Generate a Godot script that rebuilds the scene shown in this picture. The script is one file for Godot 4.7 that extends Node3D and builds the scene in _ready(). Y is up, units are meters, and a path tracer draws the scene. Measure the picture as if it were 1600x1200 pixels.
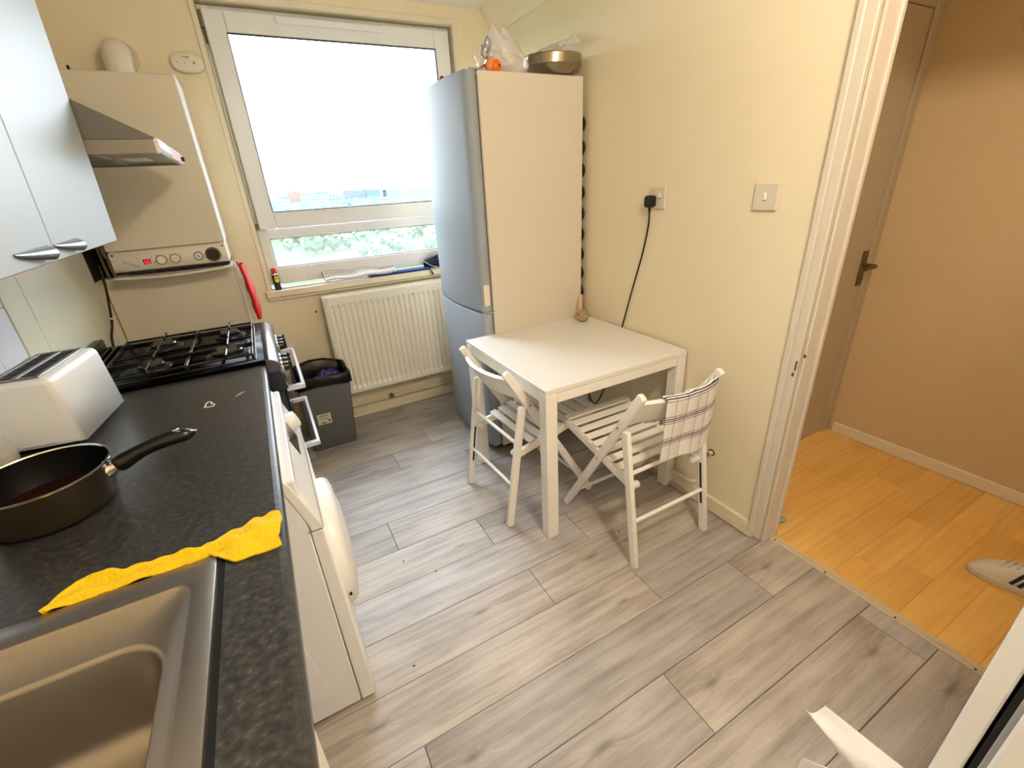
extends Node3D
# A narrow kitchen: worktop and cooker along the left wall (x = 0), window wall at z = 0, table and fridge on the right wall (x = 2.251).

const W := 2.251
const CEIL := 2.385
const FLAT := -1
var M := {}
var used := {}
var group_id := 1

# ------------------------------------------------------------------ scene helpers
func numbered(n: String) -> String:
	if not used.has(n):
		used[n] = 0
		return n
	used[n] += 1
	return "%s_%03d" % [n, used[n]]

func tag(o, label: String, category: String, group := "", kind := ""):
	o.set_meta("label", label)
	o.set_meta("category", category)
	if group != "": o.set_meta("group", group)
	if kind != "": o.set_meta("kind", kind)
	return o

func thing(called: String, label: String, category: String, at := Vector3.ZERO, group := "", kind := "") -> Node3D:
	var o := Node3D.new()
	o.name = numbered(called)
	o.position = at
	add_child(o)
	tag(o, label, category, group, kind)
	return o

func origin_of(p) -> Vector3:
	var s := Vector3.ZERO
	while p != null and p != self:
		s += p.position
		p = p.get_parent()
	return s

func new_st() -> SurfaceTool:
	var st := SurfaceTool.new()
	st.begin(Mesh.PRIMITIVE_TRIANGLES)
	return st

# commits world-space geometry as ONE mesh under parent (or the root)
func obj(called: String, st: SurfaceTool, m: Material, parent = null, at = null) -> MeshInstance3D:
	st.generate_normals()
	var mesh: ArrayMesh = st.commit()
	var off := Vector3.ZERO
	if parent != null: off = origin_of(parent)
	elif at != null: off = at
	if off != Vector3.ZERO:
		var s2 := SurfaceTool.new()
		s2.append_from(mesh, 0, Transform3D(Basis(), -off))
		mesh = s2.commit()
	mesh.surface_set_material(0, m)
	var o := MeshInstance3D.new()
	o.mesh = mesh
	o.cast_shadow = GeometryInstance3D.SHADOW_CASTING_SETTING_ON
	if parent == null:
		o.name = numbered(called)
		if at != null: o.position = at
		add_child(o)
	else:
		o.name = called
		parent.add_child(o, true)
	return o

func struct(called: String, st: SurfaceTool, m: Material, label: String, category: String) -> MeshInstance3D:
	var o := obj(called, st, m)
	return tag(o, label, category, "", "structure")

func dup(src: Node3D, label: String) -> Node3D:
	var base := String(src.name).rstrip("0123456789").trim_suffix("_")
	var c: Node3D = src.duplicate()
	c.name = numbered(base)
	add_child(c)
	c.set_meta("label", label)
	return c

# ------------------------------------------------------------------ shape helpers (corners are given counter-clockwise seen from outside)
func tri(st: SurfaceTool, a: Vector3, b: Vector3, c: Vector3, uv := []):
	if uv.size() == 3:
		st.set_uv(uv[0]); st.add_vertex(a)
		st.set_uv(uv[2]); st.add_vertex(c)
		st.set_uv(uv[1]); st.add_vertex(b)
	else:
		st.set_uv(Vector2(a.x + a.z, a.y)); st.add_vertex(a)
		st.set_uv(Vector2(c.x + c.z, c.y)); st.add_vertex(c)
		st.set_uv(Vector2(b.x + b.z, b.y)); st.add_vertex(b)

func quad(st, a: Vector3, b: Vector3, c: Vector3, d: Vector3):
	tri(st, a, b, c); tri(st, a, c, d)

func otri(st, a: Vector3, b: Vector3, c: Vector3, o: Vector3):
	if (b - a).cross(c - a).dot((a + b + c) / 3.0 - o) < 0.0: tri(st, a, c, b)
	else: tri(st, a, b, c)

func oquad(st, a, b, c, d, o):
	otri(st, a, b, c, o); otri(st, a, c, d, o)

# box with chamfered edges: centre, size, chamfer
func bx(st: SurfaceTool, c: Vector3, s: Vector3, b := 0.002, basis := Basis()):
	st.set_smooth_group(FLAT)
	var h := s * 0.5
	b = minf(b, minf(h.x, minf(h.y, h.z)) * 0.9)
	var P := func(ax: int, sg: float, u: float, v: float) -> Vector3:
		var p := Vector3.ZERO
		p[ax] = sg * h[ax]
		p[(ax + 1) % 3] = u * (h[(ax + 1) % 3] - b)
		p[(ax + 2) % 3] = v * (h[(ax + 2) % 3] - b)
		return c + basis * p
	for ax in 3:
		for sg in [-1.0, 1.0]:
			oquad(st, P.call(ax, sg, -1, -1), P.call(ax, sg, 1, -1), P.call(ax, sg, 1, 1), P.call(ax, sg, -1, 1), c)
	if b <= 0.0: return
	for ax in 3:      # edges parallel to ax, between faces i and j
		var i := (ax + 1) % 3
		var j := (ax + 2) % 3
		for si in [-1.0, 1.0]:
			for sj in [-1.0, 1.0]:
				# on face i: (u along j, v along ax); on face j: (u along ax, v along i)
				oquad(st, P.call(i, si, sj, -1), P.call(i, si, sj, 1), P.call(j, sj, 1, si), P.call(j, sj, -1, si), c)
	for sx in [-1.0, 1.0]:
		for sy in [-1.0, 1.0]:
			for sz in [-1.0, 1.0]:
				otri(st, P.call(0, sx, sy, sz), P.call(1, sy, sz, sx), P.call(2, sz, sx, sy), c)

# box by its two corners
func bb(st, a: Vector3, b: Vector3, ch := 0.002):
	bx(st, (a + b) * 0.5, (b - a).abs(), ch)

# bar of rectangular section between two points; wide = direction of its width
func bar(st, p: Vector3, q: Vector3, wdir: Vector3, w: float, t: float, ch := 0.002):
	var y := (q - p).normalized()
	var x := (wdir - y * wdir.dot(y)).normalized()
	bx(st, (p + q) * 0.5, Vector3(w, p.distance_to(q), t), ch, Basis(x, y, x.cross(y)))

func bar_round(st, p: Vector3, q: Vector3, wdir: Vector3, w: float, t: float, ch := 0.003):
	# a slat whose two ends are rounded in the plane of its width
	var y := (q - p).normalized()
	var x := (wdir - y * wdir.dot(y)).normalized()
	var z := x.cross(y)
	var L := p.distance_to(q)
	var poly := PackedVector2Array()
	var r := w * 0.5
	for i in 9: poly.append(Vector2(cos(PI + PI * i / 8.0) * r, -L * 0.5 + r * 0.55 + sin(PI + PI * i / 8.0) * r * 0.55))
	for i in 9: poly.append(Vector2(cos(PI * i / 8.0) * r, L * 0.5 - r * 0.55 + sin(PI * i / 8.0) * r * 0.55))
	extrude(st, poly, t, ch, Transform3D(Basis(x, y, z), (p + q) * 0.5), 2)

func rrect(w: float, h: float, r: float, n := 5) -> PackedVector2Array:
	var p := PackedVector2Array()
	for k in 4:
		var cx := (w * 0.5 - r) * (1 if k == 0 or k == 3 else -1)
		var cy := (h * 0.5 - r) * (1 if k < 2 else -1)
		for i in n + 1:
			var a := PI * 0.5 * (k + float(i) / n)
			p.append(Vector2(cx + cos(a) * r, cy + sin(a) * r))
	return p

# polygon (counter-clockwise, xy) pulled along z by depth d (centred), its rims rounded by b
func extrude(st: SurfaceTool, poly: PackedVector2Array, d: float, b: float, xf := Transform3D(), segs := 3):
	var n := poly.size()
	var nrm := PackedVector2Array()
	for i in n:
		var e0 := (poly[i] - poly[(i + n - 1) % n]).normalized()
		var e1 := (poly[(i + 1) % n] - poly[i]).normalized()
		var m := Vector2(e0.y + e1.y, -e0.x - e1.x)
		m = m.normalized() / maxf(0.5, m.length() * 0.5)
		nrm.append(m)
	var rings := []
	if b > 0.0:
		for k in segs + 1:
			var a := PI * 0.5 * k / segs
			rings.append([b * (1.0 - sin(a)), -d * 0.5 + b * (1.0 - cos(a))])
		for k in segs + 1:
			var a := PI * 0.5 * (1.0 - float(k) / segs)
			rings.append([b * (1.0 - sin(a)), d * 0.5 - b * (1.0 - cos(a))])
	else:
		rings = [[0.0, -d * 0.5], [0.0, d * 0.5]]
	var V := []
	for r in rings:
		var ring := []
		for i in n:
			var q: Vector2 = poly[i] - nrm[i] * r[0]
			ring.append(xf * Vector3(q.x, q.y, r[1]))
		V.append(ring)
	var sharp := b <= 0.0
	if not sharp:
		group_id += 1
		st.set_smooth_group(group_id)
	else: st.set_smooth_group(FLAT)
	for k in V.size() - 1:
		for i in n:
			var j := (i + 1) % n
			quad(st, V[k][i], V[k][j], V[k + 1][j], V[k + 1][i])
	st.set_smooth_group(FLAT)
	var flat := PackedVector2Array()
	for i in n: flat.append(poly[i] - nrm[i] * rings[0][0])
	var ids := Geometry2D.triangulate_polygon(flat)
	for t in ids.size() / 3:
		var a := ids[t * 3]; var bb2 := ids[t * 3 + 1]; var c := ids[t * 3 + 2]
		var cr := (flat[bb2] - flat[a]).cross(flat[c] - flat[a])
		if cr < 0: var tmp := bb2; bb2 = c; c = tmp
		tri(st, V[0][a], V[0][c], V[0][bb2])
		tri(st, V[-1][a], V[-1][bb2], V[-1][c])

# polygon in (x, y) of a side view, pulled along z from z0 to z1
func profile(st, pts: Array, z0: float, z1: float, b := 0.0):
	var poly := PackedVector2Array(pts)
	if Geometry2D.is_polygon_clockwise(poly): poly.reverse()
	extrude(st, poly, z1 - z0, b, Transform3D(Basis(), Vector3(0, 0, (z0 + z1) * 0.5)), 2)

# surface of revolution about y: profile of (radius, height) from the lower outside upwards
func lathe(st: SurfaceTool, prof: Array, n := 32, xf := Transform3D()):
	group_id += 1
	for k in prof.size() - 1:
		if k > 0:
			var d0: Vector2 = (prof[k] - prof[k - 1]).normalized()
			var d1: Vector2 = (prof[k + 1] - prof[k]).normalized()
			if d0.dot(d1) < 0.75: group_id += 1
		st.set_smooth_group(group_id)
		for i in n:
			var a0 := TAU * i / n
			var a1 := TAU * (i + 1) / n
			var p0 := xf * Vector3(cos(a0) * prof[k].x, prof[k].y, -sin(a0) * prof[k].x)
			var p1 := xf * Vector3(cos(a1) * prof[k].x, prof[k].y, -sin(a1) * prof[k].x)
			var p2 := xf * Vector3(cos(a1) * prof[k + 1].x, prof[k + 1].y, -sin(a1) * prof[k + 1].x)
			var p3 := xf * Vector3(cos(a0) * prof[k + 1].x, prof[k + 1].y, -sin(a0) * prof[k + 1].x)
			if prof[k].x > 1e-6: tri(st, p0, p1, p2)
			if prof[k + 1].x > 1e-6: tri(st, p0, p2, p3)

func tube(st: SurfaceTool, pts: Array, r, n := 10, caps := true):
	group_id += 1
	var g := group_id
	var rings := []
	var up := Vector3.UP
	for k in pts.size():
		var t: Vector3 = (pts[mini(k + 1, pts.size() - 1)] - pts[maxi(k - 1, 0)]).normalized()
		if k == 0 and absf(t.dot(up)) > 0.9: up = Vector3.RIGHT
		var x := (up - t * up.dot(t)).normalized()
		up = x
		var y := t.cross(x)
		var rr: float = r[k] if r is Array else r
		var ring := []
		for i in n:
			var a := TAU * i / n
			ring.append(pts[k] + (x * cos(a) + y * sin(a)) * rr)
		rings.append(ring)
	st.set_smooth_group(g)
	for k in rings.size() - 1:
		for i in n:
			var j := (i + 1) % n
			quad(st, rings[k][i], rings[k][j], rings[k + 1][j], rings[k + 1][i])
	if caps:
		st.set_smooth_group(FLAT)
		for i in n:
			var j := (i + 1) % n
			tri(st, pts[0], rings[0][j], rings[0][i])
			tri(st, pts[-1], rings[-1][i], rings[-1][j])

func smooth_path(pts: Array, sub := 6) -> Array:
	var out := []
	for k in pts.size() - 1:
		var p0: Vector3 = pts[maxi(k - 1, 0)]
		var p3: Vector3 = pts[mini(k + 2, pts.size() - 1)]
		for i in sub:
			out.append((pts[k] as Vector3).cubic_interpolate(pts[k + 1], p0, p3, float(i) / sub))
	out.append(pts[-1])
	return out

# cloth-like sheet: f(u, v) -> point; thickness t to both sides together
func sheet(st: SurfaceTool, nu: int, nv: int, f: Callable, t := 0.002, us := 1.0, vs := 1.0):
	var P := []
	for i in nu + 1:
		var row := []
		for j in nv + 1: row.append(f.call(float(i) / nu, float(j) / nv))
		P.append(row)
	var A := []
	var B := []
	for i in nu + 1:
		var ra := []
		var rb := []
		for j in nv + 1:
			var du: Vector3 = P[mini(i + 1, nu)][j] - P[maxi(i - 1, 0)][j]
			var dv: Vector3 = P[i][mini(j + 1, nv)] - P[i][maxi(j - 1, 0)]
			var n := du.cross(dv).normalized()
			ra.append(P[i][j] + n * t * 0.5)
			rb.append(P[i][j] - n * t * 0.5)
		A.append(ra); B.append(rb)
	group_id += 2
	for i in nu:
		for j in nv:
			var u0 := us * i / nu; var u1 := us * (i + 1) / nu; var v0 := vs * j / nv; var v1 := vs * (j + 1) / nv
			var ua := Vector2(u0, v0); var ub := Vector2(u1, v0); var uc := Vector2(u1, v1); var ud := Vector2(u0, v1)
			st.set_smooth_group(group_id)
			tri(st, A[i][j], A[i + 1][j], A[i + 1][j + 1], [ua, ub, uc])
			tri(st, A[i][j], A[i + 1][j + 1], A[i][j + 1], [ua, uc, ud])
			st.set_smooth_group(group_id - 1)
			tri(st, B[i][j], B[i + 1][j + 1], B[i + 1][j], [ua, uc, ub])
			tri(st, B[i][j], B[i][j + 1], B[i + 1][j + 1], [ua, ud, uc])
	st.set_smooth_group(FLAT)
	for i in nu:
		for s in [[0, 1], [nv, -1]]:
			var j: int = s[0]
			var ua := Vector2(us * i / nu, vs * j / nv); var ub := Vector2(us * (i + 1) / nu, vs * j / nv)
			if s[1] == 1:
				tri(st, A[i][j], B[i][j], B[i + 1][j], [ua, ua, ub]); tri(st, A[i][j], B[i + 1][j], A[i + 1][j], [ua, ub, ub])
			else:
				tri(st, A[i][j], B[i + 1][j], B[i][j], [ua, ub, ua]); tri(st, A[i][j], A[i + 1][j], B[i + 1][j], [ua, ub, ub])
	for j in nv:
		for s in [[0, 1], [nu, -1]]:
			var i: int = s[0]
			var ua := Vector2(us * i / nu, vs * j / nv); var ub := Vector2(us * i / nu, vs * (j + 1) / nv)
			if s[1] == 1:
				tri(st, A[i][j], B[i][j + 1], B[i][j], [ua, ub, ua]); tri(st, A[i][j], A[i][j + 1], B[i][j + 1], [ua, ub, ub])
			else:
				tri(st, A[i][j], B[i][j], B[i][j + 1], [ua, ua, ub]); tri(st, A[i][j], B[i][j + 1], A[i][j + 1], [ua, ub, ub])

# lumpy closed blob
func blob(st: SurfaceTool, c: Vector3, r: Vector3, sd: int, lump := 0.15, nu := 12, nv := 8, freq := 1.2):
	var nz := FastNoiseLite.new()
	nz.seed = sd
	nz.frequency = freq
	group_id += 1
	st.set_smooth_group(group_id)
	var P := func(i: int, j: int) -> Vector3:
		var a := TAU * (i % nu) / nu
		var b := -PI * 0.5 + PI * j / nv
		var d := Vector3(cos(a) * cos(b), sin(b), -sin(a) * cos(b))
		return c + d * r * (1.0 + lump * 2.0 * nz.get_noise_3dv(d * 1.0))
	for j in nv:
		for i in nu:
			var p0: Vector3 = P.call(i, j); var p1: Vector3 = P.call(i + 1, j); var p2: Vector3 = P.call(i + 1, j + 1); var p3: Vector3 = P.call(i, j + 1)
			if j > 0: tri(st, p0, p1, p2)
			if j < nv - 1: tri(st, p0, p2, p3)

func lettering(called: String, text: String, size: float, m: Material, parent, xf: Transform3D, bold := false) -> MeshInstance3D:
	var tm := TextMesh.new()
	var f := SystemFont.new()
	f.font_names = PackedStringArray(["Droid Sans"])
	if bold: f.font_weight = 700
	tm.font = f
	tm.text = text
	tm.font_size = 32
	tm.pixel_size = size / 32.0
	tm.depth = size * 0.04
	tm.material = m
	var o := MeshInstance3D.new()
	o.mesh = tm
	o.name = called
	o.transform = Transform3D(xf.basis, xf.origin - origin_of(parent))
	parent.add_child(o, true)
	return o

# ------------------------------------------------------------------ materials
func mat(c: Color, rough := 0.5, metal := 0.0, spec := 0.5) -> StandardMaterial3D:
	var m := StandardMaterial3D.new()
	m.albedo_color = c
	m.roughness = rough
	m.metallic = metal
	m.metallic_specular = spec
	return m

func noise_tex(freq: float, sd: int, ramp := [], size := 512, oct := 4) -> NoiseTexture2D:
	var t := NoiseTexture2D.new()
	t.width = size; t.height = size
	t.seamless = true
	var n := FastNoiseLite.new()
	n.seed = sd
	n.frequency = freq
	n.fractal_octaves = oct
	t.noise = n
	if ramp.size() > 0:
		var g := Gradient.new()
		var offs := PackedFloat32Array()
		var cols := PackedColorArray()
		for e in ramp:
			offs.append(e[0]); cols.append(e[1])
		g.offsets = offs; g.colors = cols
		t.color_ramp = g
	return t

func relief(m: StandardMaterial3D, freq: float, sd: int, cm: float, scale: float, size := 512):
	m.heightmap_enabled = true
	m.heightmap_texture = noise_tex(freq, sd, [], size)
	m.heightmap_scale = cm
	m.uv1_triplanar = true
	m.uv1_world_triplanar = true
	m.uv1_scale = Vector3.ONE * scale

func grain_image(sd: int, dark: Color, mid: Color, light: Color, knots := 2, w := 1024, h := 512) -> ImageTexture:
	var im := Image.create(w, h, false, Image.FORMAT_RGB8)
	var fine := FastNoiseLite.new(); fine.seed = sd; fine.frequency = 0.02; fine.fractal_octaves = 3
	var wide := FastNoiseLite.new(); wide.seed = sd + 5; wide.frequency = 0.006
	var pore := FastNoiseLite.new(); pore.seed = sd + 9; pore.frequency = 0.05
	var rng := RandomNumberGenerator.new(); rng.seed = sd
	var kn := []
	for i in knots * 2: kn.append(Vector3(rng.randf() * w, h * 0.5 * (i % 2) + h * 0.5 * rng.randf_range(0.2, 0.7), rng.randf_range(8, 18)))
	for y in h:
		for x in w:
			var warp := 0.0
			var spot := 0.0
			for k in kn:
				var dx: float = (x - k.x) / 2.6
				var dy: float = y - k.y
				var d: float = sqrt(dx * dx + dy * dy) / k.z
				if d < 4.0:
					var e := exp(-d * d * 0.5)
					warp += e * 26.0 * signf(dy) * minf(1.0, absf(dy) / 8.0)
					spot += exp(-d * d * 2.2)
			var yy := y + warp
			var v := 0.5 + 0.42 * fine.get_noise_2d(x * 0.10, yy * 1.6) + 0.42 * wide.get_noise_2d(x * 0.5, yy * 0.9)
			v += 0.26 * pore.get_noise_2d(x * 0.16, yy * 6.0) + 0.14 * pore.get_noise_2d(x * 0.5 + 900.0, yy * 11.0)
			v = clampf(v, 0.0, 1.0)
			var c := dark.lerp(mid, minf(1.0, v * 2.0)) if v < 0.5 else mid.lerp(light, (v - 0.5) * 2.0)
			c = c.lerp(dark * 0.8, clampf(spot * 0.75, 0.0, 0.85))
			im.set_pixel(x, y, c)
	im.generate_mipmaps()
	return ImageTexture.create_from_image(im)

func tex_mat(t: Texture2D, rough := 0.6, tint := Color.WHITE, spec := 0.5) -> StandardMaterial3D:
	var m := mat(tint, rough, 0.0, spec)
	m.albedo_texture = t
	return m

func make_materials():
	M.wall = mat(Color(0.92, 0.868, 0.75), 0.75); relief(M.wall, 0.02, 11, 0.06, 1.3)
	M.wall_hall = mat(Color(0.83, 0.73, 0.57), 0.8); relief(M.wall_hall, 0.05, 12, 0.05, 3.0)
	M.ceiling = mat(Color(0.95, 0.92, 0.88), 0.8)
	M.paint = mat(Color(0.85, 0.81, 0.75), 0.38); relief(M.paint, 0.012, 13, 0.08, 2.0)
	M.paint_old = mat(Color(0.90, 0.86, 0.76), 0.5); relief(M.paint_old, 0.02, 14, 0.12, 2.5)
	M.radiator = mat(Color(0.95, 0.93, 0.87), 0.4)
	M.upvc = mat(Color(0.92, 0.92, 0.92), 0.25)
	M.seal = mat(Color(0.12, 0.12, 0.13), 0.7)
	M.glass = mat(Color(0.6, 0.65, 0.63, 0.03), 0.0)
	M.glass.transparency = BaseMaterial3D.TRANSPARENCY_ALPHA
	M.glass_hazy = mat(Color(0.78, 0.85, 0.80, 0.055), 0.22, 0.0, 0.3)  # pale veil in the pane stands for outdoor haze besides dirt
	M.glass_hazy.transparency = BaseMaterial3D.TRANSPARENCY_ALPHA
	M.reveal = mat(Color(0.82, 0.78, 0.66), 0.8); relief(M.reveal, 0.02, 15, 0.15, 3.0)
	M.white_gloss = mat(Color(0.93, 0.94, 0.95), 0.16)
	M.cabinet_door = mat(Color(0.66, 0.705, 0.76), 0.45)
	M.toaster = mat(Color(0.92, 0.925, 0.93), 0.33)
	M.white_plastic = mat(Color(0.92, 0.92, 0.92), 0.3)
	M.warm_plastic = mat(Color(0.90, 0.86, 0.80), 0.35)
	M.grey_plastic = mat(Color(0.62, 0.62, 0.63), 0.4)
	M.enamel = mat(Color(0.91, 0.91, 0.93), 0.3)
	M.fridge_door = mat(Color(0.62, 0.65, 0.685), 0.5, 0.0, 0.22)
	M.fridge_side = mat(Color(0.85, 0.81, 0.75), 0.42)
	M.boiler = mat(Color(0.87, 0.825, 0.74), 0.4)
	M.white_wood = mat(Color(0.94, 0.92, 0.89), 0.35); relief(M.white_wood, 0.01, 16, 0.02, 4.0)
	M.laminate = mat(Color(0.90, 0.89, 0.88), 0.3)
	M.black = mat(Color(0.025, 0.025, 0.028), 0.3)
	M.black_gloss = mat(Color(0.015, 0.016, 0.018), 0.06)
	M.hob = mat(Color(0.014, 0.013, 0.016), 0.2, 0.0, 0.12)
	M.sill = mat(Color(0.62, 0.54, 0.46), 0.7, 0.0, 0.15)  # tan darkened to offset daylight on the board top; nosing stays cream
	M.iron = mat(Color(0.028, 0.028, 0.032), 0.22, 0.0, 0.75)
	M.black_matt = mat(Color(0.03, 0.028, 0.028), 0.7)
	M.teal_black = mat(Color(0.07, 0.13, 0.14), 0.35)
	M.silver = mat(Color(0.52, 0.53, 0.56), 0.38, 0.9)
	M.silver_paint = mat(Color(0.80, 0.80, 0.84), 0.22, 0.4)
	M.chrome = mat(Color(0.85, 0.85, 0.86), 0.12, 1.0)
	M.steel = mat(Color(0.60, 0.575, 0.55), 0.36, 1.0); relief(M.steel, 0.08, 17, 0.004, 6.0)
	M.steel_dull = mat(Color(0.62, 0.60, 0.57), 0.38, 1.0)
	M.alu = mat(Color(0.55, 0.52, 0.48), 0.32, 0.85)
	M.burner = mat(Color(0.22, 0.21, 0.20), 0.3, 0.7)
	M.hood = mat(Color(0.42, 0.41, 0.39), 0.4, 0.8)
	M.worktop = mat(Color.WHITE, 0.3)
	M.worktop.albedo_texture = noise_tex(0.022, 21, [[0.0, Color(0.10, 0.10, 0.105)], [0.35, Color(0.15, 0.15, 0.15)], [0.55, Color(0.195, 0.19, 0.185)], [0.68, Color(0.215, 0.21, 0.205)], [0.80, Color(0.27, 0.26, 0.25)], [1.0, Color(0.36, 0.345, 0.33)]], 1024, 6)
	M.worktop.uv1_triplanar = true; M.worktop.uv1_world_triplanar = true; M.worktop.uv1_scale = Vector3(2.4, 2.4, 3.2)
	M.worktop_edge = mat(Color(0.16, 0.16, 0.16), 0.28)
	M.splash = mat(Color(0.86, 0.86, 0.79), 0.08)
	M.tile = mat(Color(0.86, 0.88, 0.92), 0.12)
	M.grout = mat(Color(0.66, 0.66, 0.66), 0.9)
	M.joint = mat(Color(0.10, 0.08, 0.06), 0.9)
	M.oak = []
	var g1 := grain_image(31, Color(0.575, 0.545, 0.525), Color(0.69, 0.665, 0.65), Color(0.775, 0.755, 0.74), 2)
	var g2 := grain_image(77, Color(0.56, 0.53, 0.51), Color(0.675, 0.65, 0.635), Color(0.765, 0.74, 0.725), 1)
	for tint in [Color(1, 1, 1), Color(0.93, 0.925, 0.92), Color(1.0, 0.98, 0.95)]:
		M.oak.append(tex_mat(g1, 0.45, tint)); M.oak.append(tex_mat(g2, 0.45, tint))
	M.beech = []
	var g3 := grain_image(53, Color(0.88, 0.68, 0.36), Color(0.93, 0.74, 0.42), Color(0.96, 0.79, 0.48), 0, 512, 256)
	for tint in [Color(1, 1, 1), Color(0.955, 0.94, 0.915), Color(1.0, 0.98, 0.95), Color(0.975, 0.96, 0.94)]:
		M.beech.append(tex_mat(g3, 0.32, tint))
	M.threshold = mat(Color(0.80, 0.73, 0.62), 0.5)
	M.bead = mat(Color(0.74, 0.68, 0.60), 0.6)
	M.yellow = mat(Color(0.87, 0.73, 0.0), 0.85); relief(M.yellow, 0.03, 41, 0.25, 8.0)
	M.red_cloth = mat(Color(0.80, 0.05, 0.08), 0.7)
	M.red = mat(Color(0.80, 0.06, 0.08), 0.4)
	M.orange = mat(Color(0.95, 0.45, 0.03), 0.45)
	M.orange_pale = mat(Color(0.90, 0.55, 0.36), 0.5)
	M.blue = mat(Color(0.10, 0.22, 0.62), 0.45)
	M.navy = mat(Color(0.08, 0.09, 0.22), 0.7)
	M.can_blue = mat(Color(0.10, 0.08, 0.30), 0.3)
	M.yellow_print = mat(Color(0.95, 0.85, 0.10), 0.4)
	M.bin = mat(Color(0.40, 0.40, 0.40), 0.45)
	M.liner = mat(Color(0.018, 0.018, 0.022), 0.32, 0.0, 0.35)
	M.purple = mat(Color(0.25, 0.13, 0.47), 0.35)
	M.foil = mat(Color(0.75, 0.75, 0.78), 0.3, 0.6)
	M.paper = mat(Color(0.85, 0.855, 0.875), 0.6)
	M.label = mat(Color(0.82, 0.80, 0.72), 0.6)
	M.ink = mat(Color(0.15, 0.14, 0.12), 0.7)
	M.clear = mat(Color(0.96, 0.95, 0.95, 0.30), 0.2)
	M.clear.transparency = BaseMaterial3D.TRANSPARENCY_ALPHA
	M.clear_glass = mat(Color(0.92, 0.97, 0.98, 0.25), 0.0)
	M.clear_glass.transparency = BaseMaterial3D.TRANSPARENCY_ALPHA
	M.wood_pale = mat(Color(0.85, 0.66, 0.50), 0.6)
	M.bristle = mat(Color(0.72, 0.63, 0.48), 0.9)
	M.pan_out = mat(Color(0.25, 0.225, 0.17), 0.35, 0.6)
	M.pan_in = mat(Color(0.022, 0.017, 0.016), 0.45, 0.0, 0.25)
	M.broth = mat(Color(0.16, 0.07, 0.03), 0.15)
	M.tan = mat(Color(0.72, 0.58, 0.42), 0.6)
	M.sneaker = mat(Color(0.88, 0.85, 0.80), 0.6)
	M.sole = mat(Color(0.85, 0.81, 0.72), 0.6)
	M.green_pale = mat(Color(0.60, 0.68, 0.55), 0.8)
	M.led = mat(Color(0.9, 0.05, 0.12), 0.4)
	M.led.emission_enabled = true; M.led.emission = Color(1.0, 0.08, 0.2); M.led.emission_energy_multiplier = 1.6
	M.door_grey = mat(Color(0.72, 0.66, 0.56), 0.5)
	M.brass = mat(Color(0.45, 0.38, 0.26), 0.4, 0.7)
	M.dark_brown = mat(Color(0.10, 0.07, 0.05), 0.7)

# ------------------------------------------------------------------ the scene
func _ready():
	# camera
	var cam := Camera3D.new()
	cam.name = "camera"
	var yaw := 0.4802; var pit := 0.4237; var rol := -0.0577
	var fw := Vector3(sin(yaw) * cos(pit), -sin(pit), -cos(yaw) * cos(pit))
	var rt := Vector3(cos(yaw), 0, sin(yaw))
	var up := rt.cross(fw)
	var r2 := rt * cos(rol) + up * sin(rol)
	var u2 := up * cos(rol) - rt * sin(rol)
	cam.transform = Transform3D(Basis(r2, u2, -fw), Vector3(0.6845, 1.4416, 2.9986))
	cam.fov = rad_to_deg(2.0 * atan(600.0 / 699.0))
	cam.near = 0.02
	cam.far = 6000.0
	add_child(cam)
	cam.current = true
	# sky: bright even overcast
	var we := WorldEnvironment.new()
	we.name = "environment"
	var env := Environment.new()
	var sm := ProceduralSkyMaterial.new()
	sm.sky_top_color = Color(0.90, 0.955, 1.0)
	sm.sky_horizon_color = Color(0.60, 0.625, 0.65)
	sm.sky_curve = 0.6
	sm.ground_horizon_color = Color(0.62, 0.64, 0.62)
	sm.ground_bottom_color = Color(0.40, 0.42, 0.38)
	sm.sky_energy_multiplier = 4.5
	sm.ground_energy_multiplier = 1.0
	sm.sun_angle_max = 0.0
	var sky := Sky.new()
	sky.sky_material = sm
	env.background_mode = Environment.BG_SKY
	env.sky = sky
	env.ambient_light_source = Environment.AMBIENT_SOURCE_SKY
	env.tonemap_mode = Environment.TONE_MAPPER_LINEAR
	env.tonemap_exposure = 1.0
	env.sdfgi_enabled = true
	env.ssao_enabled = true
	env.ssil_enabled = true
	we.environment = env
	add_child(we)

	make_materials()
	ceiling_lamp(Vector3(1.35, 2.30, 3.0), 2.35, Color(1.0, 0.945, 0.85), "white dome ceiling light at the back of the kitchen")
	ceiling_lamp(Vector3(2.85, 2.30, 3.45), 0.30, Color(1.0, 0.90, 0.74), "added out-of-view dome light lifting the dim hallway floor")  # added lamp, never in view, to brighten the hall floor
	room()
	hallway()
	outside()
	window_unit()
	radiator()
	fridge()
	left_run()
	cooker()
	washing_machine()
	boiler()
	hood_and_cabinet()
	table()
	chairs()
	wall_fittings()
	worktop_things()
	sill_things()
	fridge_top_things()
	floor_things()

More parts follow.
